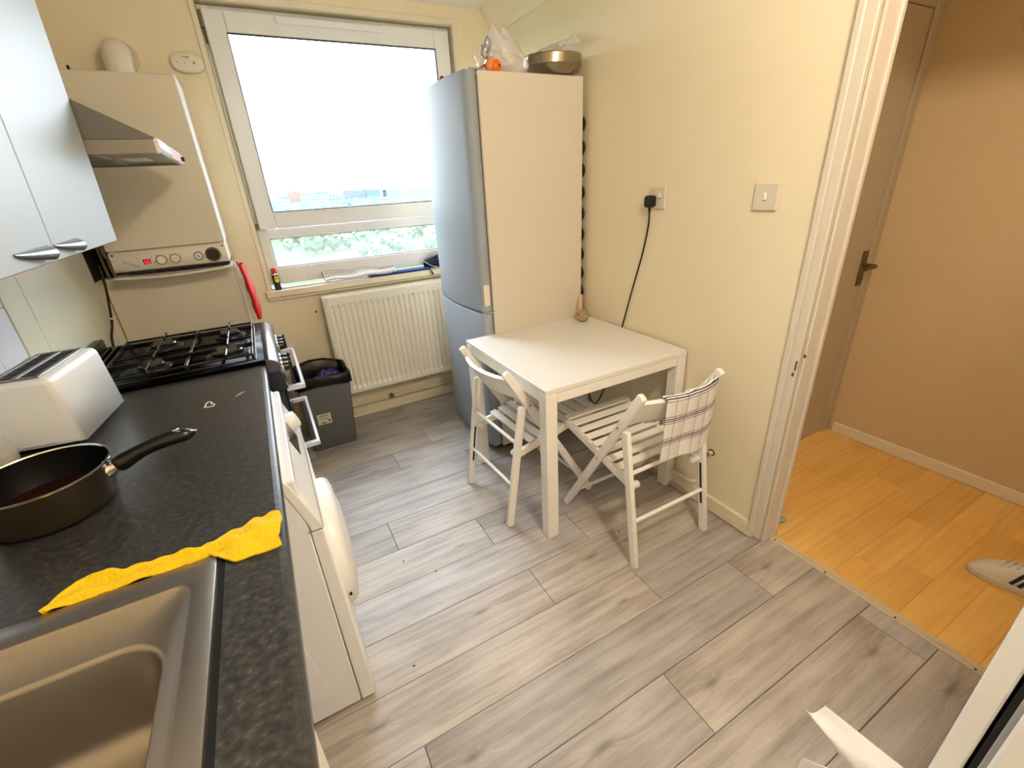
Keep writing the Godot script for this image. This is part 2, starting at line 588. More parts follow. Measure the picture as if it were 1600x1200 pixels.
func ceiling_lamp(p: Vector3, energy: float, col: Color, label: String):
	var t := thing("ceiling_light", label, "light", p)
	var st := new_st()
	lathe(st, [Vector2(0, CEIL - p.y - 0.02), Vector2(0.15, CEIL - p.y - 0.02), Vector2(0.15, CEIL - p.y - 0.001), Vector2(0, CEIL - p.y - 0.001)], 32, Transform3D(Basis(), p))
	obj("base_plate", st, M.white_plastic, t)
	var m := mat(Color(0.95, 0.9, 0.8), 0.4)
	m.emission_enabled = true
	m.emission = col
	m.emission_energy_multiplier = 2.0
	var pr := []
	for i in 11:
		var a := PI * 0.5 * i / 10.0
		pr.append(Vector2(sin(a) * 0.14, 0.065 - cos(a) * 0.11))
	pr[0].x = 0.0
	pr.append(Vector2(0.0, 0.0651))
	st = new_st()
	lathe(st, pr, 32, Transform3D(Basis(), p))
	obj("lamp_shade", st, m, t)
	var l := OmniLight3D.new()
	l.name = "lamp_glow"
	l.light_color = col
	l.light_energy = energy
	l.light_size = 0.10
	l.omni_range = 12.0
	l.omni_attenuation = 2.0
	l.shadow_enabled = true
	l.position = Vector3(0, -0.06, 0)
	t.add_child(l)

# ------------------------------------------------------------------ room shell
func room():
	# kitchen floor: dark base with every laminate board as a part
	var st := new_st()
	bb(st, Vector3(-0.1, -0.12, -0.1), Vector3(2.312, -0.009, 3.9), 0.0)
	var fl := struct("floor", st, M.joint, "grey oak laminate kitchen floor laid in long boards across the room", "floor")
	var joints := [0.54, 1.31, 0.69, 0.05, 1.082, 1.466, 0.55, 0.901, 1.273, 0.365, 1.331, 0.40, 0.755, 0.198, 0.93, 0.31, 1.1, 0.6, 1.25, 0.2]
	var rng := RandomNumberGenerator.new(); rng.seed = 5
	for k in 20:
		var z0 := 0.054 + 0.195 * (k - 1)
		var z1 := minf(z0 + 0.195, 3.85)
		z0 = maxf(z0, 0.0)
		if z1 - z0 < 0.01: continue
		var xend := 2.29 if (z1 > 2.21 and z0 < 2.9) else 2.25
		var jx: float = fposmod(joints[k], 1.28)
		var a := 0.0
		while a < xend - 0.01:
			var b := minf(jx, xend)
			if b > a + 0.01:
				plank(fl, a, b, z0, z1, jx - 1.28, 0.195, 1.28, M.oak[rng.randi() % 6], rng)
			a = b
			jx += 1.28
	# window wall with its opening
	st = new_st()
	var o0 := Vector2(0.690, 0.93); var o1 := Vector2(1.985, 2.295)
	bb(st, Vector3(-0.1, -0.1, -0.26), Vector3(o0.x, CEIL, 0.0), 0.0)
	bb(st, Vector3(o1.x, -0.1, -0.26), Vector3(W + 0.07, CEIL, 0.0), 0.0)
	bb(st, Vector3(o0.x, -0.1, -0.26), Vector3(o1.x, o0.y - 0.025, 0.0), 0.0)
	bb(st, Vector3(o0.x, o1.y, -0.26), Vector3(o1.x, CEIL, 0.0), 0.0)
	var ww := struct("wall_window", st, M.wall, "cream painted wall with the window, radiator and boiler", "wall")
	# reveal lining inside the opening
	st = new_st()
	bb(st, Vector3(o0.x, o0.y, -0.05), Vector3(o0.x + 0.004, o1.y, 0.001), 0.0)
	bb(st, Vector3(o1.x - 0.004, o0.y, -0.05), Vector3(o1.x, o1.y, 0.001), 0.0)
	bb(st, Vector3(o0.x, o1.y - 0.004, -0.05), Vector3(o1.x, o1.y, 0.001), 0.0)
	obj("reveal_lining", st, M.reveal, ww)
	st = new_st()
	tube(st, [Vector3(0.9, 0.769, 0.001), Vector3(0.9, 0.769, 0.006)], 0.006, 8)
	obj("screw_hole", st, M.dark_brown, ww)
	# narrow painted trim round the opening
	st = new_st()
	bb(st, Vector3(o0.x - 0.022, o0.y - 0.02, 0.0), Vector3(o0.x - 0.001, o1.y + 0.03, 0.009), 0.003)
	bb(st, Vector3(o1.x + 0.001, o0.y - 0.02, 0.0), Vector3(o1.x + 0.03, o1.y + 0.03, 0.009), 0.003)
	bb(st, Vector3(o0.x - 0.001, o1.y + 0.001, 0.0), Vector3(o1.x + 0.001, o1.y + 0.03, 0.009), 0.003)
	struct("trim_1", st, M.paint_old, "thin cream painted trim round the window opening", "trim")
	# other walls
	st = new_st()
	bb(st, Vector3(-0.1, -0.1, -0.26), Vector3(0.0, CEIL, 3.9), 0.0)
	struct("wall_left", st, M.wall, "cream left wall behind the worktop and cupboards", "wall")
	var lw := thing("trim_7", "pale blue-white wall tiles with grey grout behind the worktop at the left edge", "wall tiles", Vector3(0.0, 0.889, 1.7), "", "structure")
	for i in 7:
		for j in 3:
			var z := 1.197 + 0.152 * i; var y := 0.889 + 0.1515 * j
			st = new_st()
			bb(st, Vector3(0.0, y + 0.002, z + 0.001), Vector3(0.007, y + 0.1495, z + 0.151), 0.0015)
			obj("tile", st, M.tile, lw)
	st = new_st()
	bb(st, Vector3(0.0, 0.86, 1.197), Vector3(0.004, 1.345, 2.26), 0.0)
	obj("grout", st, M.grout, lw)
	st = new_st()
	bb(st, Vector3(W, -0.1, 0.0), Vector3(W + 0.069, CEIL, 2.198), 0.0)
	bb(st, Vector3(W, 2.02, 2.198), Vector3(W + 0.069, CEIL, 2.975), 0.0)
	bb(st, Vector3(W, -0.1, 2.975), Vector3(W + 0.069, CEIL, 3.9), 0.0)
	struct("wall_right", st, M.wall, "warm cream right wall with socket and light switch, ending at the doorway", "wall")
	st = new_st()
	bb(st, Vector3(-0.1, -0.1, 3.9), Vector3(W + 1.3, CEIL, 4.0), 0.0)
	struct("wall_back", st, M.wall, "cream wall at the back of the kitchen", "wall")
	st = new_st()
	bb(st, Vector3(-0.1, CEIL, -0.26), Vector3(3.6, CEIL + 0.1, 4.0), 0.0)
	struct("ceiling", st, M.ceiling, "plain white kitchen and hallway ceiling", "ceiling")
	# sloped coving along the right wall
	st = new_st()
	profile(st, [Vector2(W, CEIL), Vector2(W, 2.255), Vector2(W - 0.012, 2.258), Vector2(W - 0.022, 2.292), Vector2(W - 0.085, CEIL)], 0.0, 3.9)
	struct("trim_2", st, M.wall, "sloped cream coving between right wall and ceiling", "trim")
	# skirtings
	st = new_st()
	bb(st, Vector3(0.60, 0.0, 0.0), Vector3(W - 0.02, 0.062, 0.018), 0.004)
	bb(st, Vector3(0.60, 0.0, 0.018), Vector3(W - 0.02, 0.014, 0.03), 0.005)
	struct("baseboard_window", st, M.paint_old, "low cream skirting board under the radiator", "skirting")
	st = new_st()
	bb(st, Vector3(W - 0.016, 0.0, 0.0), Vector3(W, 0.062, 2.150), 0.004)
	struct("baseboard_right", st, M.paint_old, "low cream skirting board along the right wall", "skirting")
	st = new_st()
	bb(st, Vector3(W - 0.034, 0.0, 0.03), Vector3(W - 0.0165, 0.016, 2.168), 0.005)
	struct("trim_3", st, M.bead, "pale wooden beading at the foot of the right wall", "trim")
	# doorway: architrave, lining and stop on the far side, lining on the near side
	st = new_st()
	bb(st, Vector3(W - 0.014, 0.0, 2.138), Vector3(W, 2.08, 2.192), 0.004)
	bb(st, Vector3(W - 0.022, 0.0, 2.140), Vector3(W - 0.013, 2.08, 2.162), 0.004)
	bb(st, Vector3(W - 0.012, 2.02, 2.192), Vector3(W, 2.08, 3.03), 0.004)
	struct("trim_4", st, M.paint, "white painted door architrave with chipped edges beside the doorway", "architrave")
	st = new_st()
	bb(st, Vector3(W - 0.008, 0.0, 2.1985), Vector3(W + 0.050, 2.0, 2.208), 0.002)
	bb(st, Vector3(W + 0.052, 0.0, 2.1985), Vector3(W + 0.074, 2.0, 2.216), 0.004)
	bb(st, Vector3(W - 0.008, 0.0, 2.962), Vector3(W + 0.074, 2.0, 2.974), 0.002)
	bb(st, Vector3(W - 0.008, 2.0, 2.1985), Vector3(W + 0.074, 2.018, 2.974), 0.002)
	var jl := struct("trim_5", st, M.paint, "white door lining inside the doorway to the hall", "door frame")
	# chips of bare wood on the lining
	st = new_st()
	bx(st, Vector3(W - 0.0085, 0.84, 2.205), Vector3(0.002, 0.012, 0.008), 0.0)
	obj("paint_chip", st, M.brass, jl)
	st = new_st()
	bx(st, Vector3(W - 0.0145, 0.80, 2.186), Vector3(0.002, 0.035, 0.006), 0.0)
	obj("paint_chip", st, M.brass, jl)
	st = new_st()
	bx(st, Vector3(W - 0.0145, 0.765, 2.182), Vector3(0.002, 0.014, 0.008), 0.0)
	obj("paint_chip", st, M.brass, jl)
	# threshold strip
	st = new_st()
	bb(st, Vector3(2.287, -0.009, 2.208), Vector3(2.325, 0.006, 2.962), 0.003)
	bb(st, Vector3(2.300, 0.005, 2.208), Vector3(2.312, 0.010, 2.962), 0.002)
	var th = tag(obj("threshold_strip", st, M.threshold), "pale worn threshold strip between grey kitchen floor and orange hall floor", "threshold", "", "structure")
	for z in [2.228, 2.43, 2.66, 2.87]:
		st = new_st()
		tube(st, [Vector3(2.294, 0.005, z), Vector3(2.294, 0.0072, z)], 0.0035, 8)
		obj("screw", st, M.dark_brown, th)
	# kitchen door leaf folded back at the right edge of the view, cupboard behind it
	var dr := thing("door_1", "white open kitchen door seen edge-on at the right", "door", Vector3(1.55, 0, 2.956), "", "structure")
	st = new_st()
	bb(st, Vector3(1.55, 0.008, 2.939), Vector3(2.235, 1.98, 2.972), 0.003)
	obj("door_leaf", st, M.upvc, dr)
	st = new_st()
	bx(st, Vector3(1.5495, 1.0, 2.956), Vector3(0.003, 0.16, 0.02), 0.001)
	obj("latch_plate", st, M.brass, dr)
	var cb := thing("storage_cabinet", "white cabinet with black strip for the gap shadow behind the open door, bottom right corner", "cabinet", Vector3(1.8, 0, 3.2))
	st = new_st()
	bb(st, Vector3(1.56, 0.0, 2.976), Vector3(2.2, 0.86, 2.985), 0.001)  # black sheet put in for the shadow between door leaf and cabinet
	obj("side_panel", st, M.black_matt, cb)
	st = new_st()
	bb(st, Vector3(1.55, 0.03, 2.985), Vector3(2.2, 0.86, 3.5), 0.002)
	obj("body", st, M.grey_plastic, cb)
	st = new_st()
	bb(st, Vector3(1.53, 0.05, 2.993), Vector3(1.5485, 0.855, 3.48), 0.004)
	obj("door", st, M.white_plastic, cb)

# one floor board with uv along its length
func plank(parent, x0: float, x1: float, z0: float, z1: float, start: float, wide: float, long: float, m, rng):
	var g := 0.0008 if wide > 0.15 else 0.0002
	var st := new_st()
	st.set_smooth_group(FLAT)
	var a := Vector3(x0 + g, 0, z0 + g); var b := Vector3(x1 - g, 0, z1 - g)
	var c := 0.0014 if wide > 0.15 else 0.0004
	var flip: bool = rng.randf() < 0.5
	var vo := 0.0 if rng.randf() < 0.5 else 0.5
	var uv := func(p: Vector3) -> Vector2:
		var u := (p.x - start) / long
		if flip: u = 1.0 - u
		return Vector2(u, vo + 0.03 + 0.42 * clampf((p.z - z1 + wide) / wide, 0.0, 1.0))
	var t := [Vector3(a.x + c, 0, a.z + c), Vector3(a.x + c, 0, b.z - c), Vector3(b.x - c, 0, b.z - c), Vector3(b.x - c, 0, a.z + c)]
	var s := [Vector3(a.x, -c, a.z), Vector3(a.x, -c, b.z), Vector3(b.x, -c, b.z), Vector3(b.x, -c, a.z)]
	tri(st, t[0], t[1], t[2], [uv.call(t[0]), uv.call(t[1]), uv.call(t[2])])
	tri(st, t[0], t[2], t[3], [uv.call(t[0]), uv.call(t[2]), uv.call(t[3])])
	for i in 4:
		var j := (i + 1) % 4
		tri(st, s[i], s[j], t[j], [uv.call(s[i]), uv.call(s[j]), uv.call(t[j])])
		tri(st, s[i], t[j], t[i], [uv.call(s[i]), uv.call(t[j]), uv.call(t[i])])
		var d0: Vector3 = s[i] + Vector3(0, -0.0075, 0); var d1: Vector3 = s[j] + Vector3(0, -0.0075, 0)
		tri(st, d0, d1, s[j], [uv.call(d0), uv.call(d1), uv.call(s[j])])
		tri(st, d0, s[j], s[i], [uv.call(d0), uv.call(s[j]), uv.call(s[i])])
	obj("plank", st, m, parent)

func hallway():
	var st := new_st()
	bb(st, Vector3(2.314, -0.12, 1.70), Vector3(3.6, -0.009, 3.9), 0.0)
	var fl := struct("floor_hall", st, M.joint, "orange beech strip floor of the hallway", "floor")
	var rng := RandomNumberGenerator.new(); rng.seed = 9
	for k in 19:
		var z0 := 1.79 + 0.108 * k
		var a := 2.326
		var off := rng.randf_range(0.1, 0.42)
		while a < 3.40:
			var b := minf(a + off, 3.40)
			if 3.40 - b < 0.05: b = 3.40
			plank(fl, a, b, z0, z0 + 0.108, a - rng.randf() * 0.3, 0.108, 0.9, M.beech[rng.randi() % 4], rng)
			a = b
			off = 0.42
	st = new_st()
	bb(st, Vector3(3.40, -0.1, 1.70), Vector3(3.5, CEIL, 3.9), 0.0)
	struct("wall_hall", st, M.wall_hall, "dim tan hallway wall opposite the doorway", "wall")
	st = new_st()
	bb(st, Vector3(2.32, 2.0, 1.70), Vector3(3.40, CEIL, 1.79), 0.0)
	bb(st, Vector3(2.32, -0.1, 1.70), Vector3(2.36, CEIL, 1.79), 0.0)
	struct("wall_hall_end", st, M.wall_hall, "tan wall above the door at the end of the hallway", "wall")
	st = new_st()
	bb(st, Vector3(3.384, 0.0, 1.86), Vector3(3.40, 0.062, 3.9), 0.004)
	struct("baseboard_hall", st, M.paint_old, "low cream skirting board along the hallway wall", "skirting")
	st = new_st()
	bb(st, Vector3(3.339, 0.0, 1.79), Vector3(3.399, 2.06, 1.842), 0.003)
	bb(st, Vector3(2.362, 2.0, 1.79), Vector3(3.342, 2.06, 1.835), 0.004)
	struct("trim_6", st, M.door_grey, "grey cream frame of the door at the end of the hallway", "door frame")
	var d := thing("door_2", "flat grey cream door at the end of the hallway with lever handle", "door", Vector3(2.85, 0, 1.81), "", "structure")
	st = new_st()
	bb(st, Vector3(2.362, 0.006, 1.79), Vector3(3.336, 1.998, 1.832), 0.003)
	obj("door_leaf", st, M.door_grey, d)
	var hp := new_st()
	bb(hp, Vector3(3.283, 0.868, 1.832), Vector3(3.325, 1.04, 1.840), 0.002)
	var pl := obj("handle_plate", hp, M.brass, d)
	st = new_st()
	tube(st, [Vector3(3.304, 0.972, 1.839), Vector3(3.304, 0.972, 1.885), Vector3(3.300, 0.972, 1.893), Vector3(3.29, 0.972, 1.896), Vector3(3.20, 0.970, 1.896)], 0.009, 10)
	obj("lever_handle", st, M.brass, pl)

# ------------------------------------------------------------------ window
func rect_frame(st, x0, x1, y0, y1, z0, z1, l, r, b, t, ch := 0.004):
	bb(st, Vector3(x0, y0, z0), Vector3(x0 + l, y1, z1), ch)
	bb(st, Vector3(x1 - r, y0, z0), Vector3(x1, y1, z1), ch)
	bb(st, Vector3(x0 + l, y0, z0), Vector3(x1 - r, y0 + b, z1), ch)
	bb(st, Vector3(x0 + l, y1 - t, z0), Vector3(x1 - r, y1, z1), ch)

func window_unit():
	var w := thing("window_1", "white framed kitchen window with large upper pane and low lower pane", "window", Vector3(1.335, 0.93, -0.06), "", "structure")
	var st := new_st()
	rect_frame(st, 0.694, 1.981, 0.955, 2.291, -0.12, -0.05, 0.055, 0.055, 0.095, 0.03)
	bb(st, Vector3(0.749, 1.212, -0.12), Vector3(1.926, 1.27, -0.05), 0.004)
	obj("window_frame", st, M.upvc, w)
	st = new_st()
	rect_frame(st, 0.712, 1.963, 1.268, 2.272, -0.05, -0.016, 0.089, 0.089, 0.09, 0.095, 0.006)
	var sash := obj("sash", st, M.upvc, w)
	st = new_st()
	rect_frame(st, 0.799, 1.876, 1.355, 2.179, -0.034, -0.0175, 0.004, 0.004, 0.004, 0.004, 0.001)
	obj("gasket", st, M.seal, sash)
	st = new_st()
	bb(st, Vector3(0.802, 1.358, -0.038), Vector3(1.873, 2.176, -0.034), 0.0)
	obj("pane", st, M.glass, sash)
	st = new_st()
	bb(st, Vector3(0.749, 1.05, -0.09), Vector3(1.926, 1.212, -0.086), 0.0)
	obj("pane", st, M.glass_hazy, w)
	st = new_st()
	rect_frame(st, 0.7485, 1.9265, 1.0495, 1.2125, -0.086, -0.0555, 0.004, 0.004, 0.004, 0.004, 0.001)
	obj("gasket", st, M.seal, w)
	st = new_st()
	bb(st, Vector3(1.03, 2.232, -0.018), Vector3(1.565, 2.262, 0.0), 0.004)
	obj("trickle_vent", st, M.upvc, w)
	st = new_st()
	bb(st, Vector3(0.697, 2.195, -0.048), Vector3(0.711, 2.265, -0.03), 0.001)
	obj("stay", st, M.brass, w)
	st = new_st()
	tube(st, [Vector3(0.705, 2.19, -0.03), Vector3(0.705, 2.13, -0.03)], 0.004, 6)
	obj("stay_arm", st, M.brass, w)
	st = new_st()
	bb(st, Vector3(0.696, 1.272, -0.048), Vector3(0.713, 1.30, -0.02), 0.002)
	obj("hinge", st, M.brass, w)
	# sill board with nosing
	st = new_st()
	bb(st, Vector3(0.694, 0.905, -0.12), Vector3(1.981, 0.93, 0.0), 0.001)
	var sl = tag(obj("window_sill", st, M.sill), "cream painted window sill with top darkened against the daylight and rounded front edge", "window sill", "", "structure")
	st = new_st()
	bb(st, Vector3(0.655, 0.893, 0.0005), Vector3(2.02, 0.932, 0.035), 0.005)
	bb(st, Vector3(0.66, 0.875, 0.0005), Vector3(2.015, 0.893, 0.02), 0.004)
	obj("nosing", st, M.paint_old, sl)

# ------------------------------------------------------------------ what lies outside, some thirty metres below
func outside():
	var gm := mat(Color(0.20, 0.27, 0.18), 0.95, 0.0, 0.0)
	var st := new_st()
	bb(st, Vector3(-900, -31, -4200), Vector3(2600, -30, -40), 0.0)
	struct("ground", st, gm, "pale green park ground far below the window", "ground")
	st = new_st()
	var road := [Vector3(-10, 0, -244), Vector3(30, 0, -252), Vector3(60, 0, -268), Vector3(100, 0, -285), Vector3(160, 0, -318)]
	for i in road.size() - 1:
		bar(st, road[i] + Vector3(0, -29.93, 0), road[i + 1] + Vector3(0, -29.93, 0), Vector3(1, 0, 1), 7.0, 0.1, 0.0)
	struct("road", st, mat(Color(0.22, 0.235, 0.225), 0.9, 0.0, 0.0), "grey road below with parked cars beside the park", "road")
	var rng := RandomNumberGenerator.new(); rng.seed = 3
	# parked cars: two stretches
	var car: Node3D = null
	var cars := []
	for i in 15: cars.append(Vector3(42 + i * 4.7, -30, -261 - i * 2.25 + rng.randf_range(-0.4, 0.4)))
	for i in 5: cars.append(Vector3(13.0 + i * 4.7, -30, -233 - i * 2.25))
	for p in cars:
		if car == null:
			car = thing("car", "white car parked in the row along the road below", "car", Vector3.ZERO, "parked cars along the road")
			st = new_st()
			profile(st, [Vector2(-2.1, 0.3), Vector2(2.1, 0.3), Vector2(2.15, 0.75), Vector2(1.2, 0.9), Vector2(0.6, 1.4), Vector2(-1.3, 1.42), Vector2(-1.9, 0.95), Vector2(-2.15, 0.8)], -0.85, 0.85)
			obj("body", st, mat(Color(0.85, 0.85, 0.85), 0.4), car)
			for x in [-1.3, 1.3]:
				for zz in [-0.8, 0.8]:
					st = new_st()
					tube(st, [Vector3(x, 0.32, zz - 0.1), Vector3(x, 0.32, zz + 0.1)], 0.32, 10)
					obj("wheel", st, M.black, car)
			car.position = p
			car.rotation.y = 0.45
		else:
			var c := dup(car, "white car parked in the row along the road below" if cars.find(p) < 15 else "white car parked in the short row nearer the building below")
			c.position = p
			c.rotation.y = 0.45
	# street lamp
	var lp := thing("street_lamp", "tall pale street lamp with a short arm beside the road below", "street lamp", Vector3(46.5, -30, -266))
	st = new_st()
	tube(st, [Vector3(46.5, -30, -266), Vector3(46.5, -24.5, -266), Vector3(46.5, -20.6, -266)], [0.22, 0.18, 0.14], 8)
	obj("pole", st, M.paper, lp)
	st = new_st()
	tube(st, [Vector3(46.5, -20.6, -266), Vector3(46.9, -19.8, -266), Vector3(48.2, -19.2, -266)], 0.16, 8)
	obj("arm", st, M.paper, lp)
	st = new_st()
	bx(st, Vector3(48.6, -19.1, -266), Vector3(1.2, 0.25, 0.5), 0.08)
	obj("lamp_head", st, M.paper, lp)
	# park trees, each of its own
	var bark := mat(Color(0.25, 0.22, 0.19), 0.9, 0.0, 0.0)
	var crowns := [mat(Color(0.275, 0.32, 0.265), 0.95, 0.0, 0.0), mat(Color(0.30, 0.315, 0.275), 0.95, 0.0, 0.0), mat(Color(0.28, 0.33, 0.285), 0.95, 0.0, 0.0)]
	var protos := []
	for v in 3:
		var t := thing("park_tree", ["grey green bushy tree in the park below", "brownish bare crowned tree in the park below", "soft green round tree in the park below"][v], "tree", Vector3.ZERO, "park trees below the window")
		st = new_st()
		tube(st, [Vector3(0, 0, 0), Vector3(0.1, 1.6, 0), Vector3(0, 4.0, 0.1)], [0.3, 0.22, 0.12], 7)
		obj("trunk", st, bark, t)
		st = new_st()
		blob(st, Vector3(0, 4.3, 0), Vector3(2.6, 3.2, 2.6), 40 + v, 0.28, 16, 11, 1.6)
		for i in 9: blob(st, Vector3(cos(i * 2.4) * (1.2 + 0.12 * i), 2.8 + i * 0.42, sin(i * 2.4) * (1.2 + 0.12 * i)), Vector3(1.2, 1.1, 1.2), 60 + v * 11 + i, 0.45, 10, 7, 2.6)
		obj("crown", st, crowns[v], t)
		protos.append([t, false])
	var placed := []
	for i in 240:
		var z := -235.0 - 300.0 * pow(rng.randf(), 1.1)
		var dx := rng.randf_range(0.045, 0.40)
		var p := Vector3(0.68 + (3.0 - z) * dx, -30, z)
		# keep the road clear
		if absf(p.z + 262 + (p.x - 45) * 0.47) < 9.0: p.z -= 22.0
		var s := rng.randf_range(0.9, 1.7)
		var free := true
		for o in placed:
			if Vector2(o.x - p.x, o.z - p.z).length() < 3.15 * (s + o.y): free = false
		for q in cars:
			if Vector2(q.x - p.x, q.z - p.z).length() < 6.0 + 3.0 * s: free = false
		if not free: continue
		placed.append(Vector3(p.x, s, p.z))
		var v := rng.randi() % 3
		var t: Node3D = protos[v][0]
		if protos[v][1]: t = dup(t, t.get_meta("label"))
		protos[v][1] = true
		t.position = p
		t.scale = Vector3(s, s * rng.randf_range(0.8, 1.15), s)
		t.rotation.y = rng.randf() * TAU
	# woods between park and town
	var mm := MultiMesh.new()
	mm.transform_format = MultiMesh.TRANSFORM_3D
	st = new_st()
	blob(st, Vector3(0, 4, 0), Vector3(5, 4.5, 5), 91, 0.3, 9, 6)
	st.generate_normals()
	var cm: ArrayMesh = st.commit()
	cm.surface_set_material(0, mat(Color(0.25, 0.29, 0.33), 0.95, 0.0, 0.0))  # bluish crown colour carries the haze of distance
	mm.mesh = cm
	mm.instance_count = 900
	for i in 900:
		var z := -620.0 - 1500.0 * pow(rng.randf(), 0.9)
		var x := 0.7 - z * rng.randf_range(0.03, 0.42)
		var s := rng.randf_range(0.7, 1.5)
		mm.set_instance_transform(i, Transform3D(Basis().rotated(Vector3.UP, rng.randf() * TAU).scaled(Vector3(s * 1.5, s, s * 1.5)), Vector3(x, -30, z)))
	var mi := MultiMeshInstance3D.new()
	mi.multimesh = mm
	mi.name = "woods"
	add_child(mi)
	tag(mi, "bluish band of distant woods between the park and the town", "trees", "", "stuff")
	# town on the horizon: [direction x, distance, width, height, colour, floors, name, label]
	var pale := Color(0.40, 0.45, 0.48); var blue := Color(0.31, 0.38, 0.44); var brick := Color(0.48, 0.33, 0.28); var white := Color(0.62, 0.64, 0.64); var lilac := Color(0.36, 0.36, 0.44)  # distance haze is mixed into the bluish wall tones
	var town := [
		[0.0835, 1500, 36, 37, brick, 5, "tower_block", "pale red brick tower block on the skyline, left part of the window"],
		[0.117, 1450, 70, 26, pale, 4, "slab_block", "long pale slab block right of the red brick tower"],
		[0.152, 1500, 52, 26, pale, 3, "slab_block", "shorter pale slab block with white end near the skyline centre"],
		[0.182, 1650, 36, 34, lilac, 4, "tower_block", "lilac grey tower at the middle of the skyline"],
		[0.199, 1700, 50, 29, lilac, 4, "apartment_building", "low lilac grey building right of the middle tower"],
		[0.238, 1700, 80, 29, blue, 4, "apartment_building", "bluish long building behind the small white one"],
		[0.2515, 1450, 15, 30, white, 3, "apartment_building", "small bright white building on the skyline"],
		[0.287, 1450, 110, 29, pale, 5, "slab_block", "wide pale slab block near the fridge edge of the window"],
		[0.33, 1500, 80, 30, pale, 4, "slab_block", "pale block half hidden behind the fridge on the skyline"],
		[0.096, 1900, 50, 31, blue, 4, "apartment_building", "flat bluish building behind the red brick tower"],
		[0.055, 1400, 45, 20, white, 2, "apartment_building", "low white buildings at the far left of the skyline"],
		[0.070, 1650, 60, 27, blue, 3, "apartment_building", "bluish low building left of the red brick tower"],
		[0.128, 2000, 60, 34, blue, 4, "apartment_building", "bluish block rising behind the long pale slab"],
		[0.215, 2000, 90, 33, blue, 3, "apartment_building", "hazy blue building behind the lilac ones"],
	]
	for b in town:
		var z: float = -b[1]
		var x: float = 0.68 + b[1] * b[0]
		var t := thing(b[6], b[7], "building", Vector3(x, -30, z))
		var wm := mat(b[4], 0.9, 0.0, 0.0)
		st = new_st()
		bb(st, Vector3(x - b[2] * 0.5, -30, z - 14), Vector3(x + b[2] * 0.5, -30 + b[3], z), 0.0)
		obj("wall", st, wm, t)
		var fh: float = (b[3] - 4.0) / b[5]
		var gl := mat(Color(0.20, 0.27, 0.32), 0.5)
		for f in b[5]:
			st = new_st()
			var n: int = maxi(2, int(b[2] / 9.0))
			for i in n:
				var cx: float = x - b[2] * 0.5 + (i + 0.5) * b[2] / n
				bb(st, Vector3(cx - b[2] / n * 0.38, -28 + f * fh + fh * 0.3, z - 0.2), Vector3(cx + b[2] / n * 0.38, -28 + f * fh + fh * 0.8, z + 0.3), 0.0)
			obj("window_row", st, gl, t).set_meta("kind", "stuff")
		st = new_st()
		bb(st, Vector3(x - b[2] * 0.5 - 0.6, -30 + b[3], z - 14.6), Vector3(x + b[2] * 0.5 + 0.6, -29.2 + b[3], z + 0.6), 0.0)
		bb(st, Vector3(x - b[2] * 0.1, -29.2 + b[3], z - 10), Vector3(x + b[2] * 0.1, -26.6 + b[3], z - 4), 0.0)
		obj("roof", st, wm, t)

